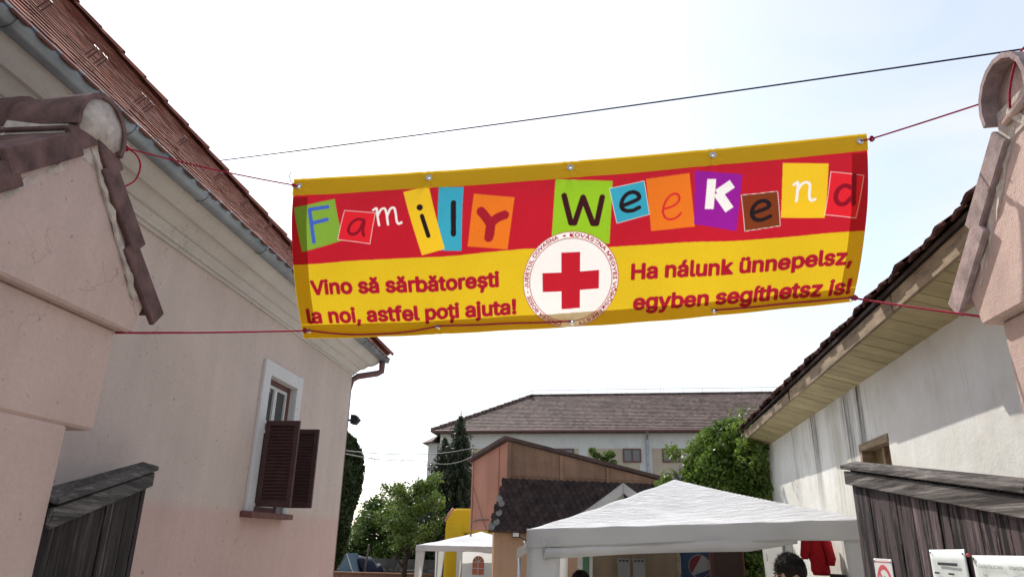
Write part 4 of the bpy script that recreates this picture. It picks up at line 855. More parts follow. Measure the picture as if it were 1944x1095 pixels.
# lean-to
t0v = Cn - fd * .10 + fn * .03 + Vector((0, 0, 2.92)); bdrop = Vector((-1.865, 14.25, 1.90)) - t0v
lt = bdrop.normalized(); ltn = fd.cross(lt); ltn = ltn if ltn.z > 0 else -ltn; LTL = bdrop.length; LW = 3.75
m = MB(); m.prism([t0v, t0v + fd * LW, t0v + fd * LW + bdrop, t0v + bdrop], ltn * -.06); lean = m.build('lean_to_roof', M['sheet_roof'], SH)
q = MB(); q.prism([(-.066, .0, 0), (-.066, .10, 0), (-.04, .145, 0), (0, .17, 0), (.04, .145, 0), (.066, .10, 0), (.066, 0, 0)], (0, 0, .010)); sl_me = mesh_of(q, 'slate', M['slate']); sp_me = mesh_of(q, 'slate', M['slate_sunlit'])
nrw = 11; rn = random.Random(5)
for r_ in range(nrw):
    for c in range(27):
        x = c * .137 + (.0685 if r_ % 2 else 0) + .04
        if x > LW: continue
        a = rn.uniform(-.04, .04); ti = .07; d2 = lt * math.cos(ti) + ltn * math.sin(ti); n_ = ltn * math.cos(ti) - lt * math.sin(ti); xx = d2.cross(n_)
        d3 = d2 * math.cos(a) + xx * math.sin(a); x3 = xx * math.cos(a) - d2 * math.sin(a)
        inst(sp_me if (c == 0 and rn.random() < .45) else sl_me, 'slate', lean, frame_M(t0v + fd * x + lt * (r_ * (LTL - .155) / (nrw - 1) - .01) + ltn * (.006 + rn.uniform(0, .006)), x3, d3, n_))  # some first-column slates take the painted sunlit colour
wa = t0v + bdrop - fn * .18 + fd * .15; wa.z = 0; wb = wa + fd * (LW - .2)
m = MB(); m.prism([wa + Vector((0, 0, -.3)), wb + Vector((0, 0, -.3)), wb + Vector((0, 0, 1.96)), wa + Vector((0, 0, 1.96))], -fn * .15); m.build('lean_to_wall', M['shed_wall'], SH)
bk = -Vector((bdrop.x, bdrop.y, 0)).normalized(); m = MB(); m.prism([wa + Vector((0, 0, -.3)), wa + bk * .55 + Vector((0, 0, -.3)), wa + bk * .55 + Vector((0, 0, 2.5)), wa + Vector((0, 0, 1.93))], fd * .12 + fn * .003); m.build('lean_to_side', M['shed_wall'], SH)
fl_ = root('floodlight', 'little floodlight under the slate eave of the shed', 'lamp', tuple(wa + fd * .42 + Vector((0, 0, 1.8))), world=True)
c = wa + fd * .42 + fn * .10 + Vector((0, 0, 1.84)); m = MB(); m.box((c.x - .075, c.y - .05, c.z - .05), (c.x + .075, c.y + .05, c.z + .05)); m.build('housing', M['black_metal'], fl_, bevel=.01); MB().box((c.x - .06, c.y - .056, c.z - .035), (c.x + .06, c.y - .051, c.z + .035)).build('lens', M['sash'], fl_)
m = MB(); m.tube([c + Vector((-.05, .02, .05)), c + Vector((-.25, .06, .10)), c + Vector((-.42, .08, .04))], .009, 6); m.tube([c + Vector((.06, .0, -.04)), c + Vector((.25, .0, -.12)), c + Vector((.6, .0, -.13))], .009, 6); m.build('flex', M['cable'], fl_)

# ------------------------------------------------------------------ gazebos
def gazebo(label, loc, rotz, w, d, eave, peak, val, tilt=0., seed=0, legw=.24, legtaper=.3, roll=False, n=56, zg=0., fabric_mat=None):
    g = root('gazebo', label, 'gazebo', loc, rotz, 'white party gazebos'); rn = random.Random(seed); rs = np.random.RandomState(seed)
    fm = fabric_mat or M['canopy']
    ph = rs.uniform(0, 6.28, 24); fr = rs.uniform(3, 16, (24, 2))
    def dz(x): return tilt * (x / w)
    def top(u, v):
        x, y = 2 * u - 1, 2 * v - 1; h = 1 - max(abs(x), abs(y)); hp = h ** 1.12
        z = eave + (peak - eave) * hp
        diag = abs(abs(x) - abs(y)); z -= .055 * (4 * h * (1 - h)) * min(diag * 2, 1)           # cloth sags between the hip poles
        wr = sum(math.sin(fr[i][0] * x + fr[i][1] * y * 1.4 + ph[i]) for i in range(10)) * .0016 * min(h * 9, 1)
        return (x * w / 2, y * d / 2, z + wr + dz(x * w / 2) + (.004 * math.sin(17 * x + 3 * y) if h < .02 else 0))
    m = MB(); m.grid(top, n, n); m.build('canopy', fm, g, smooth=True, solid=.004)
    def val_strip(ax, sg):
        L = w if ax == 0 else d
        def f(u, v):
            t = (2 * u - 1); s_ = t * L / 2; out = .010 * math.sin(4.2 * t + seed + sg) * v + .012 * math.sin(11 * t + 2 * sg) * v * v + .012 * v
            z = eave - val * v * (1 + .05 * math.sin(3.1 * t + sg) + .03 * math.sin(9 * t)) + .004 * math.sin(23 * t) * (1 - v)
            p = (s_, sg * (d / 2 + out)) if ax == 0 else (sg * (w / 2 + out), s_)
            return (p[0], p[1], z + dz(p[0]) + .002)
        m = MB(); m.grid(f, 48, 8); m.build('valance', M['valance'], g, smooth=True, solid=.003)
    for ax in (0, 1):
        for sg in (-1, 1): val_strip(ax, sg)
    for sx_ in (-1, 1):
        for sy_ in (-1, 1):
            x, y = sx_ * (w / 2 - .04), sy_ * (d / 2 - .04); zt = eave - .03 + dz(x)
            m = MB(); m.tube([(x, y, zg), (x, y, zt)], .018, 8); m.build('leg', M['steel'], g, smooth=True)
            def sleeve(u, v):
                wd = legw * (1 - (1 - legtaper) * v); off = .010 * math.sin(7 * u + 5 * v + sx_)
                z = zt - .02 - (zt - .02 - zg - .05) * v
                a = u * 2 - 1                       # wraps round the corner: one half per side
                return (sx_ * (w / 2 - .004) - sx_ * max(-a, 0) * wd + off * .4, sy_ * (d / 2 - .004) - sy_ * max(a, 0) * wd + off * .4, z)
            m = MB(); m.grid(sleeve, 10, 18); m.build('leg_cover', M['valance'], g, smooth=True, solid=.003)
    m = MB()
    for sx_ in (-1, 1): m.tube([(sx_ * (w / 2 - .04), -d / 2 + .04, eave - .05 + dz(sx_ * w / 2)), (sx_ * (w / 2 - .04), d / 2 - .04, eave - .05 + dz(sx_ * w / 2))], .014, 6); m.tube([(sx_ * (w / 2 - .04), -d / 2 + .04, eave - .05 + dz(sx_ * w / 2)), (0, 0, peak - .03)], .012, 6); m.tube([(sx_ * (w / 2 - .04), d / 2 - .04, eave - .05 + dz(sx_ * w / 2)), (0, 0, peak - .03)], .012, 6)
    for sy_ in (-1, 1): m.tube([(-w / 2 + .04, sy_ * (d / 2 - .04), eave - .05 + dz(-w / 2)), (w / 2 - .04, sy_ * (d / 2 - .04), eave - .05 + dz(w / 2))], .014, 6)
    m.build('frame', M['steel'], g, smooth=True)
    if roll:                                    # side curtain gathered up under the front edge
        def rl(u, v):
            t = 2 * u - 1; a = math.pi * (1.15 * v - .05); r_ = .052 + .012 * math.sin(5 * t) + .006 * math.sin(19 * t + 4 * v)
            e_ = min(1., (1 - u) * 5 + .05); r_ *= e_
            t = -1 + 1.62 * u
            return (t * (w / 2 - .16), -d / 2 + .03 - math.sin(a) * r_, (1 - e_) * .06 + eave - val - .028 + .012 * math.sin(2.2 * t + 1) + math.cos(a) * (.05 + .012 * math.sin(3 * t)) + dz(t * w / 2))
        m = MB(); m.grid(rl, 60, 8); m.build('rolled_curtain', M['valance'], g, smooth=True, solid=.004)
        # small corner gusset with ties
        m = MB(); m.add([(-w / 2 + .14, -d / 2 + .01, eave - val + .02), (-w / 2 + .36, -d / 2 + .02, eave - val - .02), (-w / 2 + .25, -d / 2 + .012, eave - val - .15), (-w / 2 + .14, -d / 2 + .01, eave - val - .17)], [(0, 1, 2, 3)]); m.build('gusset', M['valance'], g, solid=.003)
        for x, z in ((-w / 2 - .02, eave - val - .01), (-w / 2 + .15, eave - val - .0), (-w / 2 + .155, eave - val - .1), (w / 2 - .95, eave - val - .07)):
            m = MB(); m.tube([(x, -d / 2 - .02, z), (x + .008, -d / 2 - .03, z - .025), (x + .004, -d / 2 - .025, z - .06)], .006, 6); m.build('tie', M['sash'], g, smooth=True)
    return g
G1 = gazebo('large white gazebo in front, filling the yard beside the right gate leaf', (.975, 8.1, 0), R(0), 2.99, 3.0, 1.905, 2.40, .155, tilt=.135, seed=3, legw=.30, legtaper=.75, roll=True, n=90)
G2 = gazebo('small white gazebo with an arched window wall, left of the shed', (-2.87, 20.5, -.33), R(1), 3.0, 3.0, 1.90, 2.27, .14, seed=5, legw=.26, legtaper=.2, n=30)
G3 = gazebo('white gazebo roof peeping over behind the small gazebo', (-2.35, 23.9, -.33), R(-1), 3.0, 3.0, 1.97, 2.37, .14, seed=7, legw=.2, legtaper=.3, n=24)
G4 = gazebo('rearmost white gazebo roof tip beside the shed wall', (-2.05, 27.6, -.33), R(2), 3.0, 3.0, 1.97, 2.42, .14, seed=9, legw=.2, legtaper=.3, n=24)
# side wall with arched window on the small gazebo (back side)
y_ = 1.46; m = MB(); m.grid(lambda u, v: (-.72 + 2.2 * u, y_ + .01 * math.sin(9 * u), .15 + 1.62 * v), 30, 6); sw = m.build('side_wall', M['valance'], G2, smooth=True)
pts = [(-.02, 0), (.5, 0)]; arch = [(.24 + math.cos(a) * .26, .52 + math.sin(a) * .26) for a in np.linspace(0, math.pi, 13)]
wx, wz, ws = -.40, 1.10, .66
m = MB(); pl = [(-.02, 0), (.50, 0)] + arch; m.add([(wx + a * ws, y_ - .02, wz + b * ws) for a, b in pl], [tuple(range(len(pl)))]); aw = m.build('arched_window', M['orange_pane'], sw)
mt = lambda a, b: MB().tube([(wx + a[0] * ws, y_ - .028, wz + a[1] * ws), (wx + b[0] * ws, y_ - .028, wz + b[1] * ws)], .010, 4).build('glazing_bar', M['sash'], sw)
for a, b in (((.24, 0), (.24, .78)), ((-.02, .26), (.5, .26)), ((-.02, .52), (.5, .52)), ((.24, .52), (.06, .70)), ((.24, .52), (.42, .70))): mt(a, b)

# grey gable tent behind the large gazebo
T2 = root('gable_tent', 'grey tent with open gable end rising behind the large gazebo', 'tent', (.52, 10.0, 0), R(-4))
for sg_ in (-1, 1):
    m = MB(); m.grid(lambda u, v: (sg_ * 1.45 * u, 2.6 * v, 2.50 - .86 * u - .05 * math.sin(math.pi * u) - .02 * math.sin(7 * v + 2 * u)), 14, 14); m.build('canopy', M['tent_grey'], T2, smooth=True, solid=.006)
    m = MB(); m.grid(lambda u, v: (sg_ * 1.45 * u, -.004 - .006 * math.sin(11 * u), 2.495 - .86 * u - .05 * math.sin(math.pi * u) - .13 * v - .012 * math.sin(13 * u) * v), 20, 4); m.build('valance', M['tent_grey'], T2, smooth=True, solid=.004)
    for y in (.05, 2.55): MB().tube([(sg_ * 1.42, y, 0), (sg_ * 1.42, y, 1.64)], .02, 8).build('leg', M['steel'], T2, smooth=True)
MB().tube([(0, .03, 2.44), (0, 2.57, 2.44)], .018, 8).build('ridge_pole', M['steel'], T2)
MB().tube([(0, .05, 2.44), (.04, .05, 2.3)], .03, 8).build('hub', M['black_metal'], T2)
st = root('striped_curtain', 'green and white striped curtain hanging at the left of the large gazebo', 'curtain', (.02, 9.46, 0), world=True)
for i, (a, b, mt_) in enumerate(((-.10, -.035, 'sash'), (-.035, .045, 'green_stripe'), (.045, .085, 'sash'))):
    m = MB(); m.grid(lambda u, v: (.0 + a + (b - a) * u - .03 * (1 - v), 9.46 + .012 * math.sin(40 * (a + (b - a) * u)), .2 + 1.55 * v), 4, 6); m.build('stripe', M[mt_], st, smooth=True, solid=.003)
# back wall of the large gazebo
tp = root('tarp_wall', 'beige tarpaulin hung as back wall under the large gazebo', 'tarpaulin', (.6, 9.9, 0), world=True)
m = MB(); m.grid(lambda u, v: (.06 + 1.13 * u, 9.80 + .025 * math.sin(9 * u + v) + .015 * math.sin(23 * u), .1 + 1.75 * v), 36, 10); m.build('cloth', M['tarp'], tp, smooth=True, solid=.003)
MB().tube([(1.165, 9.76, 0), (1.165, 9.76, 1.85)], .018, 8).build('pole', M['fascia'], tp)
for xa, lb in ((.40, 'left one of two printed sheets on the tarpaulin wall'), (.592, 'right one of two printed sheets on the tarpaulin wall')):
    pr = root('poster', lb, 'poster', (xa + .075, 9.74, 1.3), world=True, group='sheets on the tarpaulin')
    MB().box((xa, 9.735, 1.33), (xa + .155, 9.738, 1.555)).build('sheet', M['poster_white'], pr)
    for k_, (u0, u1) in enumerate(((.018, .048), (.062, .092), (.105, .138))): MB().box((xa + u0, 9.731, 1.515), (xa + u1, 9.7335, 1.535)).build('print', M['ink'], pr)
sp = root('drink_poster', 'blue poster with a round red and white emblem under the large gazebo', 'poster', (1.38, 9.9, 0), world=True)
MB().box((1.205, 9.86, .2), (1.56, 9.87, 1.86)).build('panel', M['soda_blue'], sp)
def disc(cx, cz, r, y, a0, a1, n=24, inner=None):
    pts = [(cx + math.cos(a) * r, y, cz + math.sin(a) * r) for a in np.linspace(a0, a1, n)]; m = MB(); m.add(pts, [tuple(range(len(pts)))]); return m
cx_, cz_, rr = 1.44, 1.475, .135
disc(cx_, cz_, rr + .006, 9.8575, 0, 2 * math.pi, 40).build('emblem_rim', M['poster_white'], sp)
disc(cx_, cz_, rr, 9.8555, 0, 2 * math.pi, 40).build('emblem_field', M['poster_white'], sp)
disc(cx_, cz_, rr - .003, 9.8535, math.pi * .42, math.pi * 1.22, 24).build('emblem_red', M['poster_red'], sp)
disc(cx_, cz_, rr - .003, 9.8535, math.pi * 1.30, math.pi * 1.92, 24).build('emblem_blue', M['poster_navy'], sp)
fd_ = root('drink_fridge', 'dark reddish cooler cabinet standing right of the blue poster', 'cabinet', (1.72, 9.95, 0), world=True)
MB().box((1.58, 9.75, .05), (1.98, 10.3, 1.72)).build('body', basic('dark_red_cabinet', (.09, .03, .025), .5, .2), fd_, bevel=.01); MB().box((1.61, 9.742, .3), (1.95, 9.748, 1.66)).build('door', basic('dark_cabinet_glass', (.05, .03, .025), .2, .1), fd_)

# red jacket hung on the right side bar
jk = root('jacket', 'red jacket hanging from the right side of the large gazebo', 'jacket', (2.40, 8.5, 1.4), world=True)
def lathe(path, seg=18, sq=.55):
    """path: (cx, cy, z, half width) rings of a soft flattened tube"""
    m = MB(); vs = []; fs = []
    for j, (x, y, z, r_) in enumerate(path):
        for k_ in range(seg):
            a = 2 * math.pi * k_ / seg; f = 1 + .10 * math.sin(3 * a + j) + .07 * math.sin(5 * a + 1.7 * j); vs.append((x + math.cos(a) * r_ * f, y + math.sin(a) * r_ * sq * f, z))
    for j in range(len(path) - 1):
        for k_ in range(seg): fs.append((j * seg + k_, j * seg + (k_ + 1) % seg, (j + 1) * seg + (k_ + 1) % seg, (j + 1) * seg + k_))
    fs += [tuple(range(seg))[::-1], tuple(range((len(path) - 1) * seg, len(path) * seg))]; m.add(vs, fs); return m
jx = 2.475
lathe([(jx - .005, 8.5, 1.93, .045), (jx, 8.5, 1.88, .085), (jx + .0, 8.5, 1.82, .115), (jx + .015, 8.5, 1.74, .105), (jx + .03, 8.5, 1.66, .105), (jx + .05, 8.5, 1.58, .095), (jx + .055, 8.5, 1.50, .10), (jx + .06, 8.5, 1.45, .085)]).build('body', M['jacket'], jk, smooth=True)
lathe([(jx - .05, 8.46, 1.87, .04), (jx - .085, 8.45, 1.80, .05), (jx - .11, 8.44, 1.72, .048), (jx - .125, 8.44, 1.65, .040), (jx - .115, 8.44, 1.61, .032)], 12, .8).build('sleeve', M['jacket'], jk, smooth=True)
lathe([(jx + .08, 8.46, 1.87, .04), (jx + .125, 8.45, 1.79, .05), (jx + .14, 8.44, 1.70, .047), (jx + .155, 8.44, 1.62, .045), (jx + .145, 8.44, 1.55, .038)], 12, .8).build('sleeve', M['jacket'], jk, smooth=True)
MB().tube([(jx - .005, 8.5, 1.92), (jx, 8.5, 1.96), (jx + .015, 8.5, 1.98)], .006).build('hanger_hook', M['steel'], jk)
spk = root('speaker_box', 'small black speaker box on a stand by the stained white wall', 'speaker', (2.62, 8.2, 0), world=True)
MB().box((2.555, 8.12, 1.17), (2.665, 8.32, 1.475)).build('cabinet', M['black_metal'], spk, bevel=.008); MB().tube([(2.61, 8.2, 0), (2.61, 8.2, 1.18)], .018).build('stand', M['black_metal'], spk)

# ------------------------------------------------------------------ inflatable
IN = root('bouncy_castle', 'yellow and red inflatable castle behind the small white gazebo', 'inflatable', (-3.6, 25.2, -.3), world=True)
def puffy(x0, x1, y0, y1, z0, z1, r_, nm, mt_, seg=6):
    bm = bmesh.new(); bmesh.ops.create_cube(bm, size=1, matrix=Matrix.Translation(((x0 + x1) / 2, (y0 + y1) / 2, (z0 + z1) / 2)) @ Matrix.Diagonal((x1 - x0, y1 - y0, z1 - z0, 1)))
    bmesh.ops.bevel(bm, geom=bm.edges[:], offset=r_, segments=seg, profile=.5, affect='EDGES'); m = MB(); bm.verts.index_update(); m.add([v.co[:] for v in bm.verts], [tuple(v.index for v in f.verts) for f in bm.faces]); bm.free(); m.build(nm, mt_, IN, smooth=True)
puffy(-4.64, -3.98, 24.3, 25.1, -.33, 2.25, .18, 'column', M['yellow_pvc']); puffy(-2.3, -1.6, 24.3, 25.1, -.33, 2.25, .18, 'column', M['yellow_pvc'])
m = MB(); prof_ = [(-4.62, 1.9), (-4.62, 2.25), (-4.40, 2.66), (-4.28, 2.70), (-1.9, 2.70), (-1.7, 2.6), (-1.6, 2.25), (-1.6, 1.9)]
m.prism([(x, 24.35, z) for x, z in prof_], (0, 2.6, 0)); m.build('canopy', M['yellow_pvc'], IN, bevel=.06)
m = MB(); m.tube([(-4.63, 24.5, 2.26), (-4.50, 24.5, 2.50), (-4.38, 24.5, 2.68)], [.08, .085, .08], 10); m.build('end_tube', M['pink_pvc'], IN, smooth=True)
puffy(-3.98, -3.5, 24.5, 27.4, -.33, 2.3, .12, 'side_wall', M['red_pvc']); puffy(-4.6, -1.6, 27.1, 27.5, -.33, 2.4, .12, 'back_wall', M['red_pvc'])

# ------------------------------------------------------------------ back garden: fences, tents
FE = root('concrete_fence', 'grey concrete slab fence across the back of the garden', 'fence', (-7, 31, -.35), world=True); rn = random.Random(2)
for i in range(5):
    xa = -12.2 + i * 2.1
    MB().box((xa - .06, 30.95, -.4), (xa + .06, 31.09, 1.02)).build('post', M['concrete'], FE, bevel=.01)
    for k_ in range(3):
        z0_ = -.36 + k_ * .42
        MB().box((xa + .062, 30.985 + rn.uniform(-.01, .01), z0_), (xa + 2.038, 31.045, z0_ + .412)).build('slab', M['concrete'], FE, bevel=.008)
bw = root('brick_wall', 'low brick garden wall along the bottom edge behind the house', 'wall', (-7, 28, -.35), world=True)
MB().box((-11.5, 28.0, -.4), (-4.6, 28.24, .42)).build('brickwork', M['brick'], bw); MB().box((-11.55, 27.96, .424), (-4.6, 28.28, .48)).build('capping', M['brick'], bw, bevel=.008)
po = root('leaning_post', 'thin grey post standing in the back garden', 'post', (-8.7, 29.3, -.35), world=True); MB().tube([(-8.72, 29.3, -.35), (-8.70, 29.3, .5), (-8.62, 29.3, 1.42)], [.05, .045, .035], 8).build('shaft', M['concrete'], po); MB().ball((-8.62, 29.3, 1.43), .045).build('tip', M['concrete'], po)
bt = root('camping_tent', 'pale blue tarpaulin tent beside the house corner', 'tent', (-9.3, 29, -.35), world=True)
m = MB(); m.add([(-9.9, 28.5, -.3), (-8.55, 28.5, -.3), (-9.3, 28.7, 1.12), (-9.9, 30.3, -.3), (-8.6, 30.3, -.3), (-9.3, 30.1, 1.12)], [(0, 1, 2), (1, 4, 5, 2), (0, 2, 5, 3)]); m.build('canvas', M['blue_tarp'], bt, solid=.01)
for a in ((-8.78, 28.48, .15), (-9.0, 28.5, .55)): MB().tube([(-9.3, 28.66, 1.13), (a[0], a[1], a[2])], .012, 6).build('seam', M['sash'], bt)
nb = root('covered_cart', 'navy tarpaulin bundle piled behind the pale blue tent', 'bundle', (-8.4, 30, -.35), world=True)
rs = np.random.RandomState(4); m = MB(); m.ball((-8.75, 29.9, .35), (.62, .5, .62), 28, 18); m.v = [(x + .10 * math.sin(7 * z + 5 * x), y + .08 * math.sin(9 * x + 4 * z), z + .10 * math.sin(7 * x + 2) + .05 * math.sin(17 * x + 9 * y) - .35 * max(x + 8.75, 0)) for x, y, z in m.v]; m.build('cover', M['navy_tarp'], nb, smooth=True); MB().ball((-8.5, 29.9, -.1), (.5, .45, .35)).build('base', M['navy_tarp'], nb)

# ------------------------------------------------------------------ plants
def leaves(name, parent, mat, pts, size, seed, aspect=.55, flat=.0, droop=None):
    rs = np.random.RandomState(seed); n = len(pts); P = np.asarray(pts)
    a = rs.normal(size=(n, 3)); a[:, 2] += flat; a /= np.linalg.norm(a, axis=1)[:, None]
    b = rs.normal(size=(n, 3))
    if droop is not None: b = b * .5 + np.array(droop)
    b -= a * (a * b).sum(1)[:, None]; b /= np.linalg.norm(b, axis=1)[:, None]; c = np.cross(a, b)
    s_ = size * rs.uniform(.6, 1.3, n)[:, None]
    Q = np.stack([P - b * s_, P + c * s_ * aspect - a * s_ * .12, P + b * s_, P - c * s_ * aspect - a * s_ * .12], 1).reshape(-1, 3)
    cc_ = Q.mean(0); me = bpy.data.meshes.new(name); me.vertices.add(4 * n); me.vertices.foreach_set('co', (Q - cc_).astype(np.float32).ravel())
    me.loops.add(4 * n); me.loops.foreach_set('vertex_index', np.arange(4 * n, dtype=np.int32)); me.polygons.add(n); me.polygons.foreach_set('loop_start', (np.arange(n) * 4).astype(np.int32)); me.update(calc_edges=True); me.materials.append(mat)
    o = bpy.data.objects.new(name, me); COL.objects.link(o); place(o, cc_, parent); return o
def clump_pts(cl, per, rs, shell=.5):
    out = []
    for (x, y, z, r_) in cl:
        d = rs.normal(size=(per, 3)); d /= np.linalg.norm(d, axis=1)[:, None]; rad = r_ * (shell + (1 - shell) * rs.uniform(0, 1, per)) ** .8; out.append(np.array([x, y, z]) + d * rad[:, None])
    return np.concatenate(out)
def branch_tree(name, label, base, height, spread, mat, seed, leaf, per, nb=9, lean=0., group=None, r0=.12, crown_lo=.35, gap=1.0):
    t = root(name, label, 'tree', base, world=True, group=group); rs = np.random.RandomState(seed); B = Vector(base); m = MB(); tips = []
    trunk = [B + Vector((lean * k_ * .1 * height * .3 + rs.normal() * .04, rs.normal() * .04, height * k_ / 10 * .72)) for k_ in range(11)]
    m.tube(trunk, [r0 * (1 - .075 * k_) for k_ in range(11)], 8); 
    for i in range(nb):
        k_ = rs.randint(3, 11); p = trunk[k_]; a = rs.uniform(0, 6.28); L = spread * rs.uniform(.55, 1.05) * (1.15 - .04 * k_); up = rs.uniform(.3, .95)
        d = Vector((math.cos(a), math.sin(a), up)).normalized(); pts = [p]
        for s_ in range(1, 6): pts.append(p + d * L * s_ / 5 + Vector((rs.normal() * .05, rs.normal() * .05, .10 * L * (s_ / 5) ** 2)))
        m.tube(pts, [r0 * .42 * (1 - .16 * s_) for s_ in range(6)], 6); tips += [(q.x, q.y, q.z) for q in pts[2:]]
        for s_ in (2, 3, 4):
            a2 = a + rs.uniform(-1.2, 1.2); e = pts[s_] + Vector((math.cos(a2), math.sin(a2), rs.uniform(.0, .9))) * L * .45; mid = pts[s_].lerp(e, .5) + Vector((0, 0, .04)); m.tube([pts[s_], mid, e], [r0 * .16, r0 * .11, r0 * .05], 5); tips += [tuple(mid), tuple(e), tuple(e)]
    m.build('trunk', M['bark'], t, smooth=True)
    cl = [(x, y, z, spread * rs.uniform(.14, .30) * gap) for x, y, z in tips if z > base[2] + height * crown_lo]
    leaves('crown', t, mat, clump_pts(cl, per, rs, .25), leaf, seed, .5)
    return t
branch_tree('apple_tree', 'loose leafy fruit tree with dark forked trunk left of the small gazebo', (-6.3, 25.8, -.35), 4.9, 1.35, M['leaf_light'], 11, .062, 26, 20, .1, 'trees in the back garden', .13, .36, .80)
branch_tree('garden_tree', 'second leafy tree crowding behind the forked fruit tree', (-6.2, 32.2, -.35), 4.4, 1.7, M['leaf_mid'], 12, .085, 70, 20, .0, 'trees in the back garden', .11, .2, 1.2)
branch_tree('garden_tree', 'low spreading tree over the pale blue tent', (-9.4, 33.5, -.35), 3.9, 1.6, M['leaf_mid'], 13, .085, 70, 18, .0, 'trees in the back garden', .12, .22, 1.3)
branch_tree('garden_tree', 'bushy tree filling the gap left of the forked fruit tree', (-8.1, 32.4, -.35), 3.7, 1.5, M['leaf_light'], 14, .08, 70, 18, .0, 'trees in the back garden', .10, .15, 1.3)
branch_tree('garden_tree', 'shade-dark leafy tree over the concrete fence behind the others', (-7.6, 35.5, -.35), 3.6, 1.9, M['leaf_dark'], 15, .11, 110, 22, .0, 'trees in the back garden', .12, .05, 1.5)  # dark leaf colour stands in for shade low down among the trees
branch_tree('garden_tree', 'shady tree beside the bouncy castle under the spruce', (-5.4, 33.2, -.35), 3.4, 1.6, M['leaf_dark'], 16, .11, 110, 22, .0, 'trees in the back garden', .12, .05, 1.5)  # leaf colour darkened likewise, as painted shade
branch_tree('birch_top', 'small light green treetop in front of the far building', (1.02, 40.0, -.35), 8.75, .85, M['leaf_light'], 17, .10, 34, 22, .0, None, .10, .55, 1.0)
# spruce: drooping whorls
sp_ = root('spruce', 'dark drooping spruce standing before the far building corner', 'tree', (-5.25, 28.9, -.35), world=True); rs = np.random.RandomState(3); m = MB(); m.tube([(-5.25, 28.9, -.35), (-5.15, 28.9, 3), (-5.05, 28.9, 6.75)], [.16, .10, .012], 8); pts = []
m.tube([(-5.55, 29.1, 1.5), (-5.95, 29.1, 4.0), (-6.0, 29.1, 5.5)], [.10, .06, .012], 8)
for (bx, by, zt, rmax, nlev) in ((-5.07, 28.9, 6.6, 1.05, 30), (-5.72, 29.1, 5.75, .95, 24)):
    for k_ in range(nlev):
        z = zt - .12 - (zt - 1.6) * (k_ / nlev) ** 1.05; r_ = rmax * (.06 + .94 * (k_ / nlev) ** .55) * rs.uniform(.8, 1.1)
        for a in np.arange(0, 6.28, 1.0 if k_ < 6 else .62) + rs.uniform(0, 1):
            rr_ = r_ * rs.uniform(.45, 1.3); n_ = max(4, int(rr_ / .05)); q = []
            for s_ in range(n_):
                f = (s_ + 1) / n_; p = (bx + math.cos(a) * rr_ * f, by + math.sin(a) * rr_ * f, z - .22 * rr_ * f + .10 * rr_ * f * f); q.append(p)
                for _ in range(5): pts.append((p[0] + rs.normal() * .035, p[1] + rs.normal() * .035, p[2] - abs(rs.normal()) * .16 * (.3 + f)))
            m.tube([(bx, by, z), q[-1]], [.014, .005], 4)
m.build('trunk', M['bark'], sp_); leaves('crown', sp_, M['leaf_dark'], pts, .085, 5, .30, 0, (0, 0, -.8))
# clipped cypress behind the house corner
cy = root('cypress', 'tall narrow dark cypress rising behind the corner of the pink house', 'tree', (-4.95, 14.2, -.2), world=True); rs = np.random.RandomState(6)
MB().tube([(-4.95, 14.2, -.2), (-4.95, 14.2, 4.1)], [.09, .01], 8).build('trunk', M['bark'], cy)
z = rs.uniform(0, 1, 22000); a = rs.uniform(0, 6.28, 22000); zz = 1.15 + 2.65 * z
rad = np.interp(z, [0, .08, .3, .6, .8, .93, 1], [.12, .22, .36, .49, .46, .28, .03]) * (.93 + .09 * np.sin(5 * a + 9 * z) + .07 * np.sin(11 * a - 21 * z)) * (rs.uniform(.5, 1, 22000) ** .35) + .02
leaves('crown', cy, M['leaf_cyp'], np.stack([-4.95 + np.cos(a) * rad, 14.2 + np.sin(a) * rad, zz], 1), .05, 7, .55, 0, (0, 0, .7))
m = MB(); m.ball((-4.95, 14.2, 2.6), (.28, .28, 1.0), 16, 20); m.build('inner_foliage', M['leaf_cyp'], cy)
# ivy mass over the end of the outbuilding
iv = root('ivy_bush', 'big rounded ivy bush swallowing the far end of the white outbuilding', 'bush', (2.3, 12.3, -.2), world=True); rs = np.random.RandomState(8)
m = MB(); m.tube([(2.4, 12.4, -.2), (2.35, 12.4, 1.5), (2.2, 12.4, 2.8)], [.1, .08, .04], 8); m.tube([(2.4, 12.4, 1.2), (2.7, 12.2, 2.4), (2.6, 12.1, 3.3)], [.06, .05, .02], 6); m.build('trunk', M['bark'], iv)
cl = []
for i in range(230):
    d = rs.normal(size=3); d /= np.linalg.norm(d); c_ = np.array([2.38, 12.35, 2.32]) + d * np.array([.76, .72, 1.50]) * rs.uniform(.68, .90)
    if c_[2] < .3: continue
    cl.append((c_[0], c_[1], c_[2], rs.uniform(.17, .25)))
cl += [(2.75, 11.6, 3.35, .28), (2.9, 11.8, 3.5, .22), (2.55, 11.5, 3.1, .28), (2.75, 11.7, 2.7, .3), (2.6, 11.75, 2.2, .35), (2.65, 11.75, 1.7, .35), (3.0, 11.9, 3.3, .3), (2.95, 11.75, 3.0, .25)]
leaves('crown', iv, M['leaf_vine'], clump_pts(cl, 240, rs, .45), .038, 8, .62)
cl = [(2.36 + d[0], 12.35 + d[1], 2.0 + d[2], .3) for d in np.clip(rs.normal(size=(40, 3)), -1.4, 1.2) * [.28, .26, .6]]; leaves('inner_foliage', iv, M['leaf_dark'], clump_pts(cl, 120, rs, .2), .07, 9, .7)  # inner leaves coloured darker to stand for shade inside the bush
li = root('lilac_bush', 'lilac shrub with pale purple flower heads left of the ivy bush', 'bush', (1.62, 13.2, -.2), world=True); rs = np.random.RandomState(9)
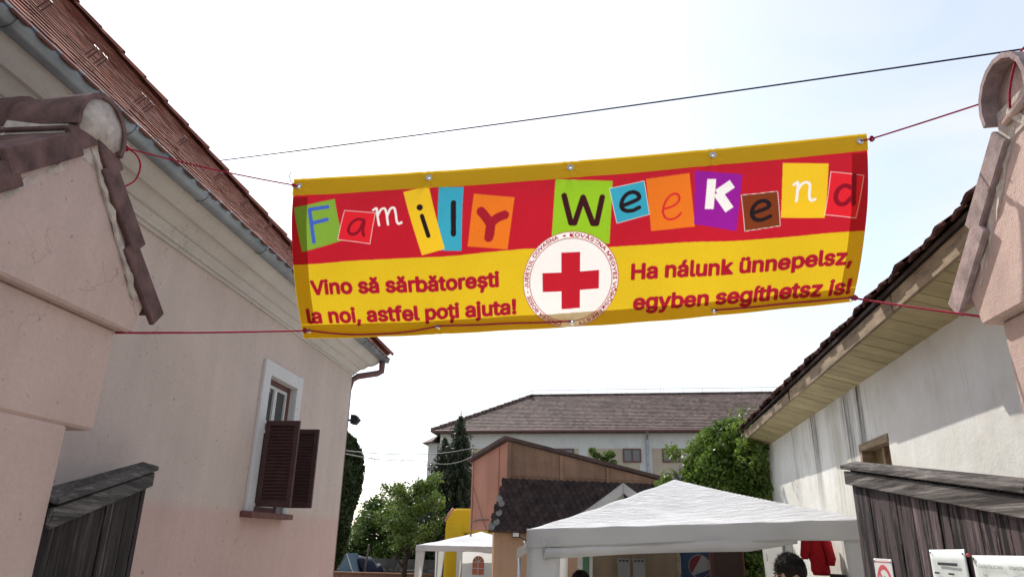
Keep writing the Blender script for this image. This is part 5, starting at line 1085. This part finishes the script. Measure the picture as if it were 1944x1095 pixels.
m = MB(); [m.tube([(1.62 + rs.normal() * .1, 13.2, -.2), (1.62 + rs.normal() * .15, 13.2, 1.2), (1.62 + rs.normal() * .3, 13.2 + rs.normal() * .2, 2.5)], [.03, .025, .01], 6) for _ in range(6)]; m.build('stems', M['bark'], li)
cl = [(1.60 + rs.normal() * .24, 13.2 + rs.normal() * .25, 2.15 + rs.normal() * .34, rs.uniform(.12, .2)) for _ in range(34)]; leaves('crown', li, M['leaf_light'], clump_pts(cl, 120, rs, .3), .045, 9, .6)
fl_h = np.concatenate([rs.normal(size=(110, 3)) * [.045, .045, .09] + [x, 13.0 + .2 * (x > 1.75), z] for x, z in ((1.72, 2.98), (1.86, 3.05), (1.62, 2.80), (1.80, 2.86), (1.55, 2.66), (1.92, 3.22), (1.95, 3.12), (1.70, 2.62))])
leaves('blossom', li, M['lilac'], fl_h, .018, 20, .8)['kind'] = 'stuff'
sd_ = root('roof_weed', 'little weed growing on the outbuilding eave above the ivy', 'plant', (2.42, 11.1, 3.5), world=True); leaves('foliage', sd_, M['leaf_light'], np.random.RandomState(2).normal(size=(60, 3)) * [.07, .12, .07] + [2.38, 11.0, 3.60], .03, 3); MB().tube([(2.42, 11.1, 3.45), (2.38, 11.0, 3.62)], .006, 5).build('stem', M['bark'], sd_)

# ------------------------------------------------------------------ people
def person(label, loc, rotz, height, shirt, head_pitch, seed, bend=0.):
    p = root('person', label, 'person', loc, rotz, None); k_ = height / 1.75
    J = {'pel': (0, 0, .95, .15), 'bel': (0, -.01, 1.10, .135), 'che': (0, 0, 1.30, .155), 'nb': (0, .01, 1.46, .075), 'nt': (0, -.005, 1.54, .058), 'hd': (0, -.02, 1.60, .062),
         'shL': (.17, .0, 1.42, .065), 'elL': (.23, .02, 1.14, .046), 'wrL': (.20, -.14, .93, .034), 'haL': (.19, -.20, .88, .036), 'shR': (-.17, 0, 1.42, .065), 'elR': (-.23, .02, 1.14, .046), 'wrR': (-.20, -.14, .93, .034), 'haR': (-.19, -.20, .88, .036),
         'hiL': (.095, 0, .88, .10), 'knL': (.10, -.02, .50, .066), 'anL': (.10, .02, .09, .045), 'toL': (.11, -.14, .04, .04), 'hiR': (-.095, 0, .88, .10), 'knR': (-.10, -.02, .50, .066), 'anR': (-.10, .02, .09, .045), 'toR': (-.11, -.14, .04, .04)}
    E_ = [('pel', 'bel'), ('bel', 'che'), ('che', 'nb'), ('nb', 'nt'), ('nt', 'hd'), ('che', 'shL'), ('shL', 'elL'), ('elL', 'wrL'), ('wrL', 'haL'), ('che', 'shR'), ('shR', 'elR'), ('elR', 'wrR'), ('wrR', 'haR'), ('pel', 'hiL'), ('hiL', 'knL'), ('knL', 'anL'), ('anL', 'toL'), ('pel', 'hiR'), ('hiR', 'knR'), ('knR', 'anR'), ('anR', 'toR')]
    for sd2, sx_ in (('L', 1), ('R', -1)):                 # fingers
        for f_, (dx, dy, dz_) in enumerate(((-.030, -.055, -.035), (-.012, -.075, -.05), (.006, -.07, -.055), (.022, -.06, -.05), (-.05, -.02, -.01))):
            b = J['ha' + sd2]; J[f'f{f_}{sd2}'] = (b[0] + sx_ * dx * .9, b[1] + dy * .6, b[2] + dz_ * .6, .0095); J[f'g{f_}{sd2}'] = (b[0] + sx_ * dx * .9, b[1] + dy * .85, b[2] + dz_ * 1.5, .008); E_ += [('ha' + sd2, f'f{f_}{sd2}'), (f'f{f_}{sd2}', f'g{f_}{sd2}')]
    names = list(J); me = bpy.data.meshes.new('body'); me.from_pydata([J[n_][:3] for n_ in names], [(names.index(a), names.index(b)) for a, b in E_], []); ob = bpy.data.objects.new('body_src', me); COL.objects.link(ob)
    ob.modifiers.new('s', 'SKIN'); 
    for i, n_ in enumerate(names): me.skin_vertices[0].data[i].radius = (J[n_][3], J[n_][3] * (.72 if n_ in ('pel', 'bel', 'che') else 1)); me.skin_vertices[0].data[i].use_root = (n_ == 'pel')
    s2 = ob.modifiers.new('ss', 'SUBSURF'); s2.levels = 2; s2.render_levels = 2
    bpy.context.view_layer.update(); dg = bpy.context.evaluated_depsgraph_get(); bme = bpy.data.meshes.new_from_object(ob.evaluated_get(dg)); bpy.data.objects.remove(ob)
    mb = MB(); mb.add([v.co[:] for v in bme.vertices], [tuple(f.vertices) for f in bme.polygons])
    hc = Vector((0, -.03, 1.635)); hp = Matrix.Translation((0, 0, 1.56)) @ Matrix.Rotation(R(head_pitch), 4, 'X') @ Matrix.Translation((0, 0, -1.56))
    hb = MB(); hb.ball(hc, (.075, .095, .118), 24, 18)
    def shape(v):
        x, y, z = v; t = (z - hc.z) / .118
        if t < -.2: x *= 1 + .30 * (t + .2); y = y - .012 * (-.2 - t) 
        if y > hc.y and t < 0: y = hc.y + (y - hc.y) * (1 + .35 * t)
        return (x, y, z)
    hb.v = [shape(v) for v in hb.v]; hb.ball((0, -.128, 1.622), (.013, .022, .024), 10, 8); hb.ball((.077, -.02, 1.63), (.010, .020, .032), 10, 8); hb.ball((-.077, -.02, 1.63), (.010, .020, .032), 10, 8); hb.ball((0, -.115, 1.573), (.026, .012, .009), 10, 6); hb.ball((0, -.108, 1.545), (.024, .018, .016), 10, 6)
    mb.add([hp @ Vector(v) for v in hb.v], hb.f)
    tmp = mb.build('tmp', M['skin']); rm_ = tmp.modifiers.new('r', 'REMESH'); rm_.mode = 'VOXEL'; rm_.voxel_size = .011; sm_ = tmp.modifiers.new('sm', 'SMOOTH'); sm_.iterations = 3; sm_.factor = .4
    bpy.context.view_layer.update(); fin = bpy.data.meshes.new_from_object(tmp.evaluated_get(bpy.context.evaluated_depsgraph_get())); off = tmp.location.copy(); bpy.data.objects.remove(tmp)
    out = MB(); out.add([(v.co + off) * k_ for v in fin.vertices], [tuple(f.vertices) for f in fin.polygons])
    o = out.build('body', M['skin'], p, smooth=True, mats=[shirt, M['jeans'], M['shoe']])
    mi = []
    for f in o.data.polygons:
        c = (f.center + Vector(ORG[o.name][0])) / k_; arm = abs(c.x) > .155 and c.z < 1.36
        if c.z > 1.475 or (arm and c.z < 1.16 and c.z > .78 and (c.y < -.02 or abs(c.x) > .19)): mi.append(0)
        elif c.z > .93: mi.append(1)
        elif c.z > .10: mi.append(2)
        else: mi.append(3)
    o.data.polygons.foreach_set('material_index', mi)
    # hair: shaped cap with a ragged fringe of short locks
    rs = np.random.RandomState(seed); h = MB(); h.ball((0, -.012, 1.668), (.090, .108, .110), 36, 24)
    h.v = [(x * (1 + .06 * math.sin(61 * z + 39 * y)), y * (1 + .04 * math.sin(71 * x + 50 * z)), z + .007 * math.sin(87 * x + 63 * y)) for x, y, z in h.v]
    keep = [f for f in h.f if not all((h.v[i][2] < 1.60 and h.v[i][1] < .03) or (h.v[i][1] < -.08 and h.v[i][2] < 1.668) or h.v[i][2] < 1.575 or (abs(h.v[i][0]) > .06 and -.05 < h.v[i][1] < .01 and h.v[i][2] < 1.645) for i in f)]
    h2 = MB(); h2.v = [tuple((hp @ Vector(v)) * k_) for v in h.v]; h2.f = keep; ho = h2.build('hair', M['hair'], p, smooth=True)
    lk = MB()
    for _ in range(1600):
        a, e = rs.uniform(0, 6.28), rs.uniform(.05, 1.55); d = Vector((math.cos(a) * math.cos(e), math.sin(a) * math.cos(e), math.sin(e)))
        b = Vector((0, -.012, 1.668)) + Vector((d.x * .088, d.y * .106, d.z * .108)); t = (Vector((rs.normal() * .5, -.5 + rs.normal() * .5, .35 + rs.normal() * .4)) - d * 0).normalized(); t = (t - d * t.dot(d) * .75).normalized(); L = rs.uniform(.018, .04); sd3 = t.cross(d).normalized() * .0028
        q = [b - sd3, b + sd3, b + t * L + d * .006]; n0 = len(lk.v); lk.v += [tuple((hp @ v) * k_) for v in q]; lk.f.append((n0, n0 + 1, n0 + 2))
    lk.build('locks', M['hair'], ho)
    for sx_ in (-1, 1):
        e = MB(); e.ball((sx_ * .032, -.118, 1.640), .012, 10, 8); e.v = [tuple((hp @ Vector(v)) * k_) for v in e.v]; e.build('eye', M['ink'], p, smooth=True)
        e = MB(); e.tube([(sx_ * .015, -.126, 1.660), (sx_ * .034, -.124, 1.665), (sx_ * .052, -.108, 1.660)], .005, 6); e.v = [tuple((hp @ Vector(v)) * k_) for v in e.v]; e.build('eyebrow', M['hair'], p, smooth=True)
    return p
person('dark-haired man bowing his head in front of the large gazebo', (1.385, 5.22, 0), R(-80), 1.675, M['shirt'], 9, 1)
person('dark-haired person in red top under the large gazebo', (-.02, 8.55, -.21), R(-85), 1.63, M['red_shirt'], 14, 2)
